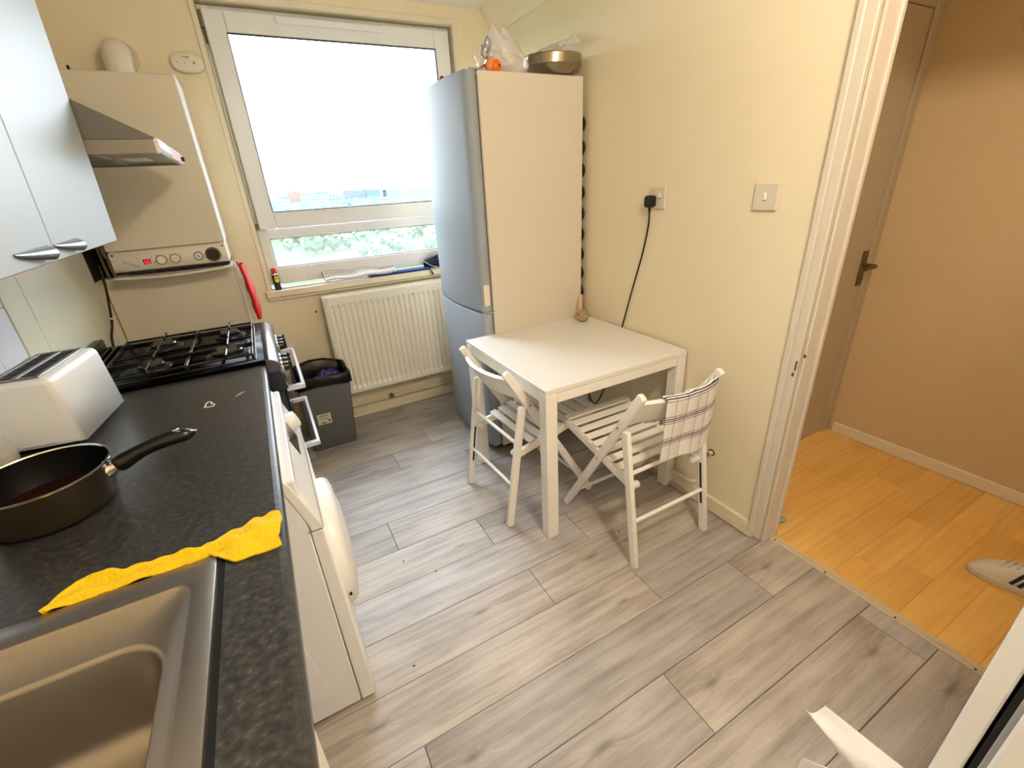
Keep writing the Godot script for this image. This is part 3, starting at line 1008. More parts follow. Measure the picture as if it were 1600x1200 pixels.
# ------------------------------------------------------------------ radiator and pipes
func radiator():
	var t := thing("radiator", "cream ribbed panel radiator under the window", "radiator", Vector3(1.42, 0.22, 0.09))
	var x0 := 0.945; var x1 := 1.90; var y0 := 0.212; var y1 := 0.872; var zf := 0.118
	var st := new_st()
	st.set_smooth_group(FLAT)
	# corrugated front: flutes with sloping sides between a flat top and bottom band
	var n := 27
	var px := []
	var p := (x1 - x0 - 0.04) / n
	for i in n:
		var a := x0 + 0.02 + p * i
		px.append([a, 0.0]); px.append([a + p * 0.18, 0.0]); px.append([a + p * 0.36, -0.011]); px.append([a + p * 0.72, -0.011]); px.append([a + p * 0.90, 0.0])
	px.append([x1 - 0.02, 0.0])
	var rows := [[y0, 0.0, -0.012], [y0 + 0.012, 0.0, 0.0], [y0 + 0.035, 0.0, 0.0], [y0 + 0.055, 1.0, 0.0], [y1 - 0.075, 1.0, 0.0], [y1 - 0.055, 0.0, 0.0], [y1 - 0.012, 0.0, 0.0], [y1, 0.0, -0.012]]
	for r in rows.size() - 1:
		for i in px.size() - 1:
			var A := Vector3(px[i][0], rows[r][0], zf + px[i][1] * rows[r][1] + rows[r][2])
			var B := Vector3(px[i + 1][0], rows[r][0], zf + px[i + 1][1] * rows[r][1] + rows[r][2])
			var C := Vector3(px[i + 1][0], rows[r + 1][0], zf + px[i + 1][1] * rows[r + 1][1] + rows[r + 1][2])
			var D := Vector3(px[i][0], rows[r + 1][0], zf + px[i][1] * rows[r + 1][1] + rows[r + 1][2])
			quad(st, A, B, C, D)
	for s in [[x0, x0 + 0.02], [x1 - 0.02, x1]]:
		bb(st, Vector3(s[0], y0, zf - 0.02), Vector3(s[1], y1, zf + 0.001), 0.006)
	bb(st, Vector3(x0 + 0.01, y0 + 0.01, 0.085), Vector3(x1 - 0.01, y1 - 0.01, 0.092), 0.0)
	obj("front_panel", st, M.radiator, t)
	st = new_st()
	bb(st, Vector3(x0 - 0.004, y0 + 0.02, 0.045), Vector3(x0 + 0.002, y1 - 0.004, zf - 0.004), 0.002)
	obj("side_panel", st, M.radiator, t)
	st = new_st()
	bb(st, Vector3(x1 - 0.002, y0 + 0.02, 0.045), Vector3(x1 + 0.004, y1 - 0.004, zf - 0.004), 0.002)
	obj("side_panel", st, M.radiator, t)
	st = new_st()
	bb(st, Vector3(x0, y1 - 0.006, 0.045), Vector3(x1, y1 - 0.003, 0.060), 0.0)
	bb(st, Vector3(x0, y1 - 0.006, 0.094), Vector3(x1, y1 - 0.003, 0.112), 0.0)
	for i in 80:
		var x := x0 + 0.02 + (x1 - x0 - 0.04) * i / 79.0
		bb(st, Vector3(x - 0.003, y1 - 0.006, 0.060), Vector3(x + 0.003, y1 - 0.003, 0.094), 0.0)
	obj("top_grille", st, M.radiator, t)
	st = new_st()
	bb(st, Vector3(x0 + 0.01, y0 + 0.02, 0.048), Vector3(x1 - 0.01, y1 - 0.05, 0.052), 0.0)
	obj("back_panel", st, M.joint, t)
	for x in [x0 + 0.15, x1 - 0.15]:
		st = new_st()
		bb(st, Vector3(x - 0.015, y0 + 0.05, 0.0), Vector3(x + 0.015, y1 - 0.1, 0.048), 0.001)
		obj("bracket", st, M.radiator, t)
	# pipe run above the skirting
	var pp := thing("heating_pipe", "cream painted heating pipe above the skirting under the radiator", "pipe", Vector3(1.3, 0.1, 0.03))
	st = new_st()
	tube(st, [Vector3(0.62, 0.098, 0.032), Vector3(1.2, 0.095, 0.030), Vector3(1.9, 0.092, 0.030)], 0.0085, 8)
	obj("pipe", st, M.paint_old, pp)
	st = new_st()
	tube(st, [Vector3(1.24, 0.096, 0.030), Vector3(1.275, 0.096, 0.030)], 0.013, 10)
	tube(st, [Vector3(1.258, 0.098, 0.030), Vector3(1.258, 0.118, 0.030)], 0.008, 8)
	obj("fitting", st, M.brass, pp)
	var p2 := thing("corner_pipe", "white painted pipe end with elbow at the skirting beside the table", "pipe", Vector3(W - 0.03, 0.1, 1.7))
	st = new_st()
	tube(st, smooth_path([Vector3(W - 0.03, 0.087, 1.722), Vector3(W - 0.03, 0.088, 1.76), Vector3(W - 0.03, 0.09, 1.815), Vector3(W - 0.022, 0.09, 1.835), Vector3(W, 0.09, 1.84)], 4), 0.011, 10)
	obj("pipe", st, M.paint, p2)
	var p3 := thing("pipe_stub", "capped white pipe stub poking from the right wall behind the chair", "pipe", Vector3(W, 0.281, 1.903))
	st = new_st()
	tube(st, [Vector3(W, 0.281, 1.903), Vector3(W - 0.020, 0.281, 1.903)], 0.010, 12)
	obj("pipe", st, M.paint, p3)
	st = new_st()
	tube(st, [Vector3(W - 0.017, 0.281, 1.903), Vector3(W - 0.034, 0.279, 1.901)], 0.009, 12)
	obj("cap", st, M.steel, p3)
	st = new_st()
	lathe(st, [Vector2(0.010, 0.0), Vector2(0.017, 0.0), Vector2(0.016, 0.002), Vector2(0.010, 0.003)], 18, Transform3D(Basis(Vector3(0, 0, 1), Vector3(-1, 0, 0), Vector3(0, -1, 0)), Vector3(W, 0.281, 1.903)))
	obj("collar", st, M.brass, p3)

# ------------------------------------------------------------------ fridge freezer
const PLAN := Basis(Vector3(1, 0, 0), Vector3(0, 0, -1), Vector3(0, 1, 0))   # polygon (x, -z) pulled upwards

func plan_prism(st, pts: Array, y0: float, y1: float, b := 0.003):
	var poly := PackedVector2Array()
	for p in pts: poly.append(Vector2(p.x, -p.y))
	if Geometry2D.is_polygon_clockwise(poly): poly.reverse()
	extrude(st, poly, y1 - y0, b, Transform3D(PLAN, Vector3(0, (y0 + y1) * 0.5, 0)), 3)

func fridge():
	var t := thing("fridge_freezer", "tall white fridge freezer in the corner beside the window", "fridge", Vector3(1.93, 0, 0.667))
	var z0 := 0.3695; var z1 := 0.9675
	var st := new_st()
	bb(st, Vector3(1.662, 0.03, z0), Vector3(2.217, 1.878, z1), 0.004)
	obj("body", st, M.fridge_side, t)
	st = new_st()
	bb(st, Vector3(1.650, 0.06, z0 + 0.012), Vector3(1.663, 1.865, z1 - 0.012), 0.0)
	obj("door_seal", st, mat(Color(0.35, 0.33, 0.31), 0.7), t)
	var pts := [Vector2(1.652, z0), Vector2(1.652, z1)]
	for i in 25:
		var s := -1.0 + 2.0 * i / 24.0
		var edge := 0.0
		if absf(s) > 0.93: edge = 0.008 * pow((absf(s) - 0.93) / 0.07, 2.0)
		pts.append(Vector2(1.578 + 0.026 * s * s + edge, lerpf(z1, z0, i / 24.0)))
	for d in [[0.842, 1.88], [0.045, 0.832]]:
		st = new_st()
		plan_prism(st, pts, d[0], d[1], 0.004)
		var door := obj("door", st, M.fridge_door, t)
		st = new_st()
		if d[0] > 0.5:
			bb(st, Vector3(1.614, 0.875, z1 - 0.003), Vector3(1.645, 0.98, z1 + 0.0008), 0.0)
			obj("grip_recess", st, M.warm_plastic, door)
			lettering("badge", "beko", 0.02, M.chrome, t, Transform3D(Basis(Vector3(0.045, 0, 1).normalized(), Vector3(0, 1, 0), Vector3(-1, 0, 0.045).normalized()), Vector3(1.5815, 1.768, 0.485)))
	st = new_st()
	bb(st, Vector3(1.607, 0.8325, z0 + 0.01), Vector3(1.650, 0.8415, z1 - 0.004), 0.0)
	obj("hinge_gap", st, M.grey_plastic, t)
	st = new_st()
	bb(st, Vector3(1.62, 0.834, z1 - 0.03), Vector3(1.668, 0.841, z1 + 0.003), 0.001)
	obj("hinge", st, M.grey_plastic, t)
	st = new_st()
	bb(st, Vector3(1.625, 1.88, z1 - 0.05), Vector3(1.70, 1.888, z1 - 0.008), 0.002)
	obj("hinge", st, M.grey_plastic, t)
	for x in [1.72, 2.18]:
		for z in [z0 + 0.05, z1 - 0.05]:
			st = new_st()
			tube(st, [Vector3(x, 0.0, z), Vector3(x, 0.031, z)], 0.02, 12)
			obj("foot", st, M.black, t)
	st = new_st()
	bb(st, Vector3(1.64, 0.018, z0 + 0.03), Vector3(1.70, 0.05, z1 - 0.02), 0.0)
	obj("plinth", st, M.black, t)
	st = new_st()
	bb(st, Vector3(2.2175, 0.1, z0 + 0.05), Vector3(2.2215, 1.80, z1 - 0.06), 0.0)
	var pts2 := []
	for i in 15:
		var y := 0.28 + 0.104 * i
		var zn := z1 - 0.052
		var zf := z0 + 0.07
		if i % 2 == 0: pts2.append_array([Vector3(2.2315, y, zf), Vector3(2.2315, y, zn)])
		else: pts2.append_array([Vector3(2.2315, y, zn), Vector3(2.2315, y, zf)])
	tube(st, pts2, 0.004, 6)
	for i in 14:
		var y := 0.28 + 0.104 * i
		var arc := []
		for k in 9: arc.append(Vector3(2.2315, y + 0.052 + 0.038 * -cos(PI * k / 8.0), z1 - 0.052 + 0.045 * sin(PI * k / 8.0)))
		tube(st, arc, 0.0055, 6)
		plan_strip(st, arc)
	obj("condenser_coil", st, M.dark_brown, t)

func plan_strip(st, arc: Array):
	# thin fin web that fills a bend of the coil
	for k in arc.size() - 1:
		var a: Vector3 = arc[k]; var b: Vector3 = arc[k + 1]
		var m := Vector3(a.x, (arc[0].y + arc[-1].y) * 0.5, arc[0].z)
		var d := Vector3(0.001, 0, 0)
		tri(st, m - d, b - d, a - d); tri(st, m + d, a + d, b + d)

# ------------------------------------------------------------------ left run: base units, worktop, sink, splashback
func loft(st: SurfaceTool, rings: Array, cap := true):
	group_id += 1
	st.set_smooth_group(group_id)
	for k in rings.size() - 1:
		var n: int = rings[k].size()
		for i in n:
			var j := (i + 1) % n
			quad(st, rings[k][i], rings[k][j], rings[k + 1][j], rings[k + 1][i])
	if cap:
		var c := Vector3.ZERO
		for p in rings[-1]: c += p
		c /= rings[-1].size()
		for i in rings[-1].size(): tri(st, rings[-1][i], rings[-1][(i + 1) % rings[-1].size()], c)

func ring_rect(x0: float, x1: float, z0: float, z1: float, r: float, y: float, n := 6) -> Array:
	var out := []
	for p in rrect(x1 - x0, z1 - z0, r, n): out.append(Vector3((x0 + x1) * 0.5 + p.x, y, (z0 + z1) * 0.5 - p.y))
	return out

func left_run():
	var w := thing("worktop", "long dark speckled laminate worktop along the left wall", "worktop", Vector3(0.3, 0.862, 2.4))
	var st := new_st()
	bb(st, Vector3(0.0, 0.862, 1.275), Vector3(0.5115, 0.9, 2.285), 0.0)
	bb(st, Vector3(0.0, 0.862, 2.285), Vector3(0.075, 0.9, 3.6), 0.0)
	bb(st, Vector3(0.485, 0.862, 2.285), Vector3(0.5105, 0.9, 3.6), 0.0)
	bb(st, Vector3(0.075, 0.862, 3.05), Vector3(0.485, 0.9, 3.6), 0.0)
	obj("slab", st, M.worktop, w)
	st = new_st()
	profile(st, [Vector2(0.5115, 0.9), Vector2(0.5115, 0.862), Vector2(0.597, 0.862), Vector2(0.604, 0.866), Vector2(0.606, 0.874), Vector2(0.606, 0.888), Vector2(0.604, 0.895), Vector2(0.599, 0.899), Vector2(0.592, 0.9)], 1.275, 3.6)
	obj("front_edge", st, M.worktop, w)
	st = new_st()
	bb(st, Vector3(0.5035, 0.899, 2.27), Vector3(0.5125, 0.9006, 3.6), 0.0)
	obj("joint_line", st, M.black, w)
	st = new_st()
	bb(st, Vector3(0.002, 0.863, 1.2725), Vector3(0.604, 0.8995, 1.275), 0.0)
	obj("end_trim", st, M.worktop_edge, w)
	# sink
	var s := thing("sink", "brushed stainless steel inset sink in the dark worktop", "sink", Vector3(0.28, 0.9, 2.6))
	var rings := []
	rings.append(ring_rect(0.058, 0.502, 2.257, 3.03, 0.004, 0.9003))
	rings.append(ring_rect(0.058, 0.502, 2.257, 3.03, 0.004, 0.9045))
	rings.append(ring_rect(0.060, 0.500, 2.259, 3.028, 0.004, 0.9058))
	rings.append(ring_rect(0.090, 0.4705, 2.302, 2.99, 0.022, 0.9055))
	rings.append(ring_rect(0.0925, 0.468, 2.3045, 2.988, 0.022, 0.9045))
	rings.append(ring_rect(0.0955, 0.4655, 2.307, 2.985, 0.022, 0.9000))
	rings.append(ring_rect(0.105, 0.4495, 2.378, 2.80, 0.062, 0.8990))
	rings.append(ring_rect(0.108, 0.4465, 2.381, 2.797, 0.060, 0.8975))
	rings.append(ring_rect(0.111, 0.4435, 2.384, 2.794, 0.058, 0.892))
	rings.append(ring_rect(0.118, 0.4365, 2.391, 2.787, 0.056, 0.81))
	rings.append(ring_rect(0.121, 0.4335, 2.395, 2.783, 0.055, 0.775))
	rings.append(ring_rect(0.130, 0.4245, 2.404, 2.774, 0.05, 0.757))
	rings.append(ring_rect(0.150, 0.4045, 2.424, 2.754, 0.04, 0.748))
	rings.append(ring_rect(0.20, 0.36, 2.50, 2.70, 0.03, 0.745))
	st = new_st()
	loft(st, rings)
	obj("basin", st, M.steel, s)
	st = new_st()
	lathe(st, [Vector2(0, 0.746), Vector2(0.036, 0.746), Vector2(0.038, 0.748), Vector2(0.030, 0.7475), Vector2(0.0, 0.7462)], 24, Transform3D(Basis(), Vector3(0.28, 0.0, 2.60)))
	obj("drain", st, M.chrome, s)
	# base unit below the sink
	var c := thing("sink_cabinet", "white base cupboard under the sink", "cabinet", Vector3(0.28, 0, 3.0))
	st = new_st()
	bb(st, Vector3(0.001, 0.1, 2.44), Vector3(0.555, 0.7, 3.6), 0.001)
	bb(st, Vector3(0.001, 0.0, 2.46), Vector3(0.50, 0.1, 3.58), 0.001)
	obj("body", st, M.enamel, c)
	for i in 2:
		st = new_st()
		bb(st, Vector3(0.557, 0.11, 2.442 + 0.578 * i), Vector3(0.575, 0.858, 3.016 + 0.578 * i), 0.003)
		obj("door", st, M.warm_plastic, c)
	# splashback panels
	var p := thing("splashback", "pale glossy splashback panel with a dark seam behind toaster and cooker", "splashback", Vector3(0.0, 0.89, 0.8))
	st = new_st()
	bb(st, Vector3(0.0005, 0.2, 0.345), Vector3(0.009, 1.572, 1.045), 0.001)
	obj("panel", st, M.splash, p)
	st = new_st()
	bb(st, Vector3(0.0005, 0.901, 1.048), Vector3(0.009, 1.36, 1.192), 0.001)
	obj("panel", st, M.splash, p)

# ------------------------------------------------------------------ cooker
func cooker():
	var t := thing("cooker", "black freestanding gas cooker with silver door handles beside the worktop", "cooker", Vector3(0.32, 0, 0.975))
	var z0 := 0.682; var z1 := 1.266
	var st := new_st()
	bb(st, Vector3(0.02, 0.02, z0), Vector3(0.598, 0.884, z1), 0.002)
	obj("body", st, M.teal_black, t)
	st = new_st()
	profile(st, [Vector2(0.02, 0.885), Vector2(0.606, 0.885), Vector2(0.606, 0.914), Vector2(0.02, 0.914)], z0 - 0.004, z1 + 0.005, 0.004)
	var hob := obj("hob", st, M.hob, t)
	# pressed well edges on the hob
	st = new_st()
	for x in [0.115, 0.578]: bb(st, Vector3(x - 0.004, 0.9135, z0 + 0.03), Vector3(x + 0.004, 0.917, z1 - 0.03), 0.0015)
	for z in [z0 + 0.03, z1 - 0.03]: bb(st, Vector3(0.111, 0.9135, z - 0.004), Vector3(0.582, 0.917, z + 0.004), 0.0015)
	obj("well_rim", st, M.iron, hob)
	st = new_st()
	bb(st, Vector3(0.012, 0.885, z0 - 0.004), Vector3(0.045, 0.95, z1 + 0.004), 0.004)
	obj("rear_ledge", st, M.black, t)
	st = new_st()
	bb(st, Vector3(0.055, 0.914, z0 + 0.02), Vector3(0.065, 0.922, z1 - 0.02), 0.002)
	obj("rear_rib", st, M.black, t)
	st = new_st()
	bb(st, Vector3(0.08, 0.914, z0 + 0.02), Vector3(0.088, 0.920, z1 - 0.02), 0.002)
	obj("rear_rib", st, M.black, t)
	# front nose and sloping control panel
	st = new_st()
	profile(st, [Vector2(0.606, 0.8625), Vector2(0.646, 0.8625), Vector2(0.652, 0.876), Vector2(0.648, 0.892), Vector2(0.637, 0.905), Vector2(0.622, 0.9135), Vector2(0.606, 0.9145)], z0 - 0.004, z1 + 0.005, 0.003)
	obj("front_trim", st, mat(Color(0.32, 0.30, 0.32), 0.28, 0.6), t)
	st = new_st()
	profile(st, [Vector2(0.599, 0.862), Vector2(0.648, 0.862), Vector2(0.656, 0.79), Vector2(0.599, 0.79)], z0, z1, 0.002)
	obj("control_panel", st, mat(Color(0.05, 0.06, 0.065), 0.35), t)
	for z in [0.745, 0.80, 0.855, 1.04, 1.095, 1.15]:
		var d := Vector3(0.994, 0.11, 0).normalized()
		var c := Vector3(0.652, 0.836, z)
		st = new_st()
		tube(st, [c, c + d * 0.004, c + d * 0.0041, c + d * 0.006], [0.024, 0.024, 0.020, 0.020], 20)
		var kb := obj("knob_ring", st, M.chrome, t)
		st = new_st()
		tube(st, [c + d * 0.005, c + d * 0.026, c + d * 0.030], [0.0185, 0.0165, 0.014], 18)
		bx(st, c + d * 0.030, Vector3(0.012, 0.034, 0.008), 0.002)
		obj("knob", st, M.black, kb)
	# doors with bar handles
	for dd in [[0.568, 0.785, 0.768], [0.075, 0.558, 0.512]]:
		st = new_st()
		bb(st, Vector3(0.599, dd[0], z0 + 0.002), Vector3(0.640, dd[1], z1 - 0.002), 0.003)
		var door := obj("oven_door", st, M.teal_black, t)
		st = new_st()
		bb(st, Vector3(0.6402, dd[0] + 0.02, z0 + 0.02), Vector3(0.648, dd[1] - 0.01, z1 - 0.02), 0.002)
		obj("door_glass", st, M.black_gloss, door)
		st = new_st()
		bb(st, Vector3(0.700, dd[2] - 0.009, 0.705), Vector3(0.714, dd[2] + 0.009, 1.222), 0.003)
		for z in [0.715, 1.209]: bb(st, Vector3(0.646, dd[2] - 0.009, z - 0.013), Vector3(0.706, dd[2] + 0.009, z + 0.013), 0.003)
		obj("handle", st, M.silver_paint, door)
	st = new_st()
	bb(st, Vector3(0.05, 0.0, z0 + 0.02), Vector3(0.58, 0.07, z1 - 0.02), 0.001)
	obj("plinth", st, M.black_matt, t)
	# burners
	for b in [[0.262, 0.835, 0.046], [0.258, 1.105, 0.043], [0.492, 0.835, 0.040], [0.490, 1.105, 0.054]]:
		var o := Transform3D(Basis(), Vector3(b[0], 0.914, b[1]))
		st = new_st()
		lathe(st, [Vector2(0, 0), Vector2(b[2] * 1.35, 0), Vector2(b[2] * 1.3, 0.004), Vector2(b[2] * 1.02, 0.006), Vector2(b[2] * 1.02, 0.013), Vector2(0, 0.013)], 28, o)
		var br := obj("burner", st, M.burner, t)
		st = new_st()
		lathe(st, [Vector2(0, 0.013), Vector2(b[2], 0.013), Vector2(b[2] * 1.02, 0.017), Vector2(b[2] * 0.94, 0.0215), Vector2(0, 0.022)], 28, o)
		obj("burner_cap", st, M.iron, br)
	# pan supports
	for g in [[0.125, 0.368, 0.26], [0.372, 0.572, 0.491]]:
		st = new_st()
		var y := 0.930
		var za := z0 + 0.045; var zb := z1 - 0.045
		for x in [g[0], g[1]]: bar(st, Vector3(x, y, za), Vector3(x, y, zb), Vector3.RIGHT, 0.007, 0.008, 0.002)
		for z in [za, (za + zb) * 0.5, zb]: bar(st, Vector3(g[0], y - (0.0 if z != (za + zb) * 0.5 else 0.004), z), Vector3(g[1], y, z), Vector3.BACK, 0.007, 0.008, 0.002)
		for x in [g[0], g[1]]:
			for z in [za, zb]: bar(st, Vector3(x, 0.914, z), Vector3(x, y, z), Vector3.RIGHT, 0.008, 0.008, 0.002)
		for bz in [0.835, 1.105]:
			for e in [[Vector3(g[0], y, bz), Vector3(g[2] - 0.032, y, bz)], [Vector3(g[1], y, bz), Vector3(g[2] + 0.032, y, bz)], [Vector3(g[2], y, (za if bz < 1 else zb)), Vector3(g[2], y, bz + (-0.032 if bz < 1 else 0.032))], [Vector3(g[2], y, (za + zb) * 0.5), Vector3(g[2], y, bz + (0.032 if bz < 1 else -0.032))]]:
				var dr: Vector3 = (e[1] - e[0]).normalized()
				bar(st, e[0] + Vector3(0, 0.006, 0), e[1] + Vector3(0, 0.006, 0), dr.cross(Vector3.UP), 0.0065, 0.017, 0.0022)
				bar(st, e[1] - dr * 0.003 + Vector3(0, -0.002, 0), e[1] - dr * 0.003 + Vector3(0, 0.016, 0), dr, 0.006, 0.006, 0.002)
				bar(st, e[0] - Vector3(0, 0.003, 0), e[0] + Vector3(0, 0.018, 0), dr, 0.007, 0.007, 0.002)
		obj("pan_support", st, M.iron, t)

# ------------------------------------------------------------------ washing machine
func washing_machine():
	var t := thing("washing_machine", "white front loading washing machine under the worktop", "washing machine", Vector3(0.35, 0, 1.69))
	var z0 := 1.392; var z1 := 1.99
	var st := new_st()
	bb(st, Vector3(0.05, 0.015, z0), Vector3(0.6255, 0.838, z1), 0.004)
	obj("body", st, M.enamel, t)
	st = new_st()
	bb(st, Vector3(0.05, 0.838, z0), Vector3(0.592, 0.858, z1), 0.005)
	obj("lid", st, M.white_plastic, t)
	# pressed panel on the side
	st = new_st()
	profile(st, [Vector2(0.18, 0.10), Vector2(0.535, 0.10), Vector2(0.555, 0.14), Vector2(0.475, 0.74), Vector2(0.45, 0.77), Vector2(0.18, 0.77)], z1 - 0.001, z1 + 0.003, 0.002)
	obj("side_pressing", st, M.enamel, t)
	st = new_st()
	profile(st, [Vector2(0.588, 0.852), Vector2(0.600, 0.848), Vector2(0.612, 0.830), Vector2(0.655, 0.702), Vector2(0.659, 0.683), Vector2(0.6275, 0.681), Vector2(0.6265, 0.70), Vector2(0.586, 0.838)], z0, z1 + 0.002, 0.004)
	var cp := obj("control_panel", st, M.white_plastic, t)
	st = new_st()
	profile(st, [Vector2(0.6275, 0.678), Vector2(0.658, 0.680), Vector2(0.671, 0.06), Vector2(0.672, 0.015), Vector2(0.6275, 0.015)], z0, z1 + 0.001, 0.005)
	obj("front_panel", st, M.white_plastic, t)
	st = new_st()
	bb(st, Vector3(0.62, 0.678, z0 + 0.002), Vector3(0.655, 0.682, z1), 0.0)
	obj("panel_gap", st, M.grey_plastic, t)
	var n := Vector3(0.13, 0.045, 0).normalized()
	var pos := func(f: float, z: float) -> Vector3: return Vector3(0.612, 0.828, z).lerp(Vector3(0.655, 0.70, z), f)
	st = new_st()
	var kc: Vector3 = pos.call(0.5, 1.505)
	tube(st, [kc, kc + n * 0.022, kc + n * 0.026], [0.030, 0.028, 0.025], 24)
	obj("programme_knob", st, M.white_plastic, cp)
	st = new_st()
	var dn := (pos.call(1.0, 0) - pos.call(0.0, 0) as Vector3).normalized()
	bx(st, pos.call(0.52, 1.62), Vector3(0.004, 0.06, 0.13), 0.001, Basis(n, -dn, n.cross(-dn)))
	obj("display", st, M.black_gloss, cp)
	st = new_st()
	bx(st, pos.call(0.5, 1.86), Vector3(0.005, 0.10, 0.20), 0.002, Basis(n, -dn, n.cross(-dn)))
	obj("detergent_drawer", st, M.white_plastic, cp)
	# round door
	var xf := Transform3D(Basis(Vector3(0, 0, -1), Vector3(1, 0, 0), Vector3(0, -1, 0)), Vector3(0.660, 0.40, 1.69))
	st = new_st()
	lathe(st, [Vector2(0.205, 0.0), Vector2(0.205, 0.022), Vector2(0.196, 0.036), Vector2(0.170, 0.044), Vector2(0.150, 0.046), Vector2(0.146, 0.040)], 56, xf)
	var door := obj("door_ring", st, M.white_plastic, t)
	st = new_st()
	lathe(st, [Vector2(0.150, 0.036), Vector2(0.140, 0.047), Vector2(0.11, 0.053), Vector2(0.06, 0.056), Vector2(0.0, 0.057)], 48, xf)
	obj("porthole", st, M.white_plastic, door)
	for q in [[0.330, 1.8795], [0.268, 1.8405]]:
		st = new_st()
		bb(st, Vector3(0.672, q[0], q[1]), Vector3(0.680, q[0] + 0.014, q[1] + 0.008), 0.001)
		obj("hinge", st, M.dark_brown, door)
	for x in [0.09, 0.6]:
		for z in [z0 + 0.04, z1 - 0.04]:
			st = new_st()
			tube(st, [Vector3(x, 0.0, z), Vector3(x, 0.02, z)], 0.018, 12)
			obj("foot", st, M.black, t)

# ------------------------------------------------------------------ boiler, flue, alarm
func boiler():
	var t := thing("boiler", "tall cream wall boiler with control strip beside the window", "boiler", Vector3(0.315, 1.15, 0.17))
	var st := new_st()
	bb(st, Vector3(0.088, 1.251, 0.001), Vector3(0.545, 1.931, 0.35), 0.005)
	obj("casing", st, M.boiler, t)
	st = new_st()
	bb(st, Vector3(0.538, 1.255, 0.02), Vector3(0.5475, 1.9305, 0.352), 0.002)
	obj("side_flange", st, M.white_plastic, t)
	st = new_st()
	profile_x(st, [Vector2(1.2475, 0.02), Vector2(1.2475, 0.348), Vector2(1.166, 0.352), Vector2(1.160, 0.335), Vector2(1.160, 0.02)], 0.092, 0.543)
	var cp := obj("control_panel", st, M.warm_plastic, t)
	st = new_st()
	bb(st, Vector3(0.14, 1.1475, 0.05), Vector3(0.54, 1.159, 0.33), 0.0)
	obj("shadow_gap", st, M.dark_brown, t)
	st = new_st()
	var f := func(u: float, v: float) -> Vector3:
		var bow := 0.022 * sin(PI * u)
		return Vector3(0.080 + 0.470 * u, 1.143 - 0.006 * v - 0.008 * sin(PI * u) * v, 0.20 + (0.158 + bow) * v)
	sheet(st, 20, 5, f, 0.008)
	obj("lower_lip", st, M.warm_plastic, t)
	# fittings on the control strip
	for k in [0.277, 0.331]:
		st = new_st()
		tube(st, [Vector3(k, 1.199, 0.349), Vector3(k, 1.199, 0.366), Vector3(k, 1.199, 0.369)], [0.019, 0.0175, 0.015], 24)
		obj("knob", st, M.warm_plastic, cp)
		st = new_st()
		tube(st, [Vector3(k, 1.199, 0.347), Vector3(k, 1.199, 0.3525)], 0.0215, 24)
		obj("knob_ring", st, M.brass, cp)
	st = new_st()
	tube(st, [Vector3(0.424, 1.2, 0.347), Vector3(0.424, 1.2, 0.356)], 0.020, 24)
	var ga := obj("pressure_gauge", st, M.brass, cp)
	st = new_st()
	tube(st, [Vector3(0.424, 1.2, 0.355), Vector3(0.424, 1.2, 0.357)], 0.016, 24)
	obj("gauge_face", st, M.paper, ga)
	st = new_st()
	bar(st, Vector3(0.418, 1.204, 0.3578), Vector3(0.430, 1.194, 0.3578), Vector3.UP, 0.003, 0.001, 0.0)
	obj("gauge_needle", st, M.ink, ga)
	st = new_st()
	tube(st, [Vector3(0.484, 1.2, 0.347), Vector3(0.484, 1.2, 0.359), Vector3(0.484, 1.2, 0.361)], [0.033, 0.032, 0.028], 30)
	var ck := obj("timer_dial", st, mat(Color(0.34, 0.31, 0.25), 0.4), cp)
	st = new_st()
	tube(st, [Vector3(0.484, 1.2, 0.360), Vector3(0.484, 1.2, 0.3625)], 0.0255, 30)
	obj("dial_face", st, M.black, ck)
	st = new_st()
	bb(st, Vector3(0.207, 1.186, 0.346), Vector3(0.236, 1.208, 0.3515), 0.001)
	var dp := obj("display_window", st, mat(Color(0.35, 0.05, 0.07), 0.2), cp)
	lettering("display_digits", "46", 0.024, M.led, cp, Transform3D(Basis(), Vector3(0.2215, 1.197, 0.352)), true)
	st = new_st()
	for q in [Vector2(0.105, 1.236), Vector2(0.531, 1.235)]: tube(st, [Vector3(q.x, q.y, 0.347), Vector3(q.x, q.y, 0.352)], 0.004, 10)
	for q in [Vector2(0.19, 1.214), Vector2(0.243, 1.214), Vector2(0.249, 1.190), Vector2(0.262, 1.219), Vector2(0.314, 1.219), Vector2(0.140, 1.208), Vector2(0.140, 1.200)]: tube(st, [Vector3(q.x, q.y, 0.349), Vector3(q.x, q.y, 0.3525)], 0.002, 8)
	obj("printed_marks", st, M.ink, cp).set_meta("kind", "stuff")
	st = new_st()
	tube(st, smooth_path([Vector3(0.148, 1.200, 0.3525), Vector3(0.165, 1.190, 0.3525), Vector3(0.180, 1.180, 0.3525), Vector3(0.19, 1.184, 0.3525)], 4), 0.0012, 6)
	obj("printed_mark", st, mat(Color(0.6, 0.55, 0.46), 0.6), cp)
	# lower pipe cover down to the floor
	var b := thing("pipe_cover", "cream boxed pipe cover below the boiler behind the cooker", "cupboard", Vector3(0.3, 0, 0.17))
	st = new_st()
	bb(st, Vector3(0.004, 0.0, 0.002), Vector3(0.546, 1.126, 0.215), 0.003)
	obj("front_panel", st, M.boiler, b)
	st = new_st()
	bb(st, Vector3(0.5465, 0.0, 0.002), Vector3(0.556, 1.130, 0.219), 0.002)
	obj("side_panel", st, M.white_plastic, b)
	# flue elbow
	var fl := thing("flue_elbow", "cream flue pipe elbow rising from the boiler into the wall", "flue pipe", Vector3(0.35, 1.932, 0.14))
	st = new_st()
	var path := [Vector3(0.345, 1.932, 0.14), Vector3(0.345, 1.99, 0.14)]
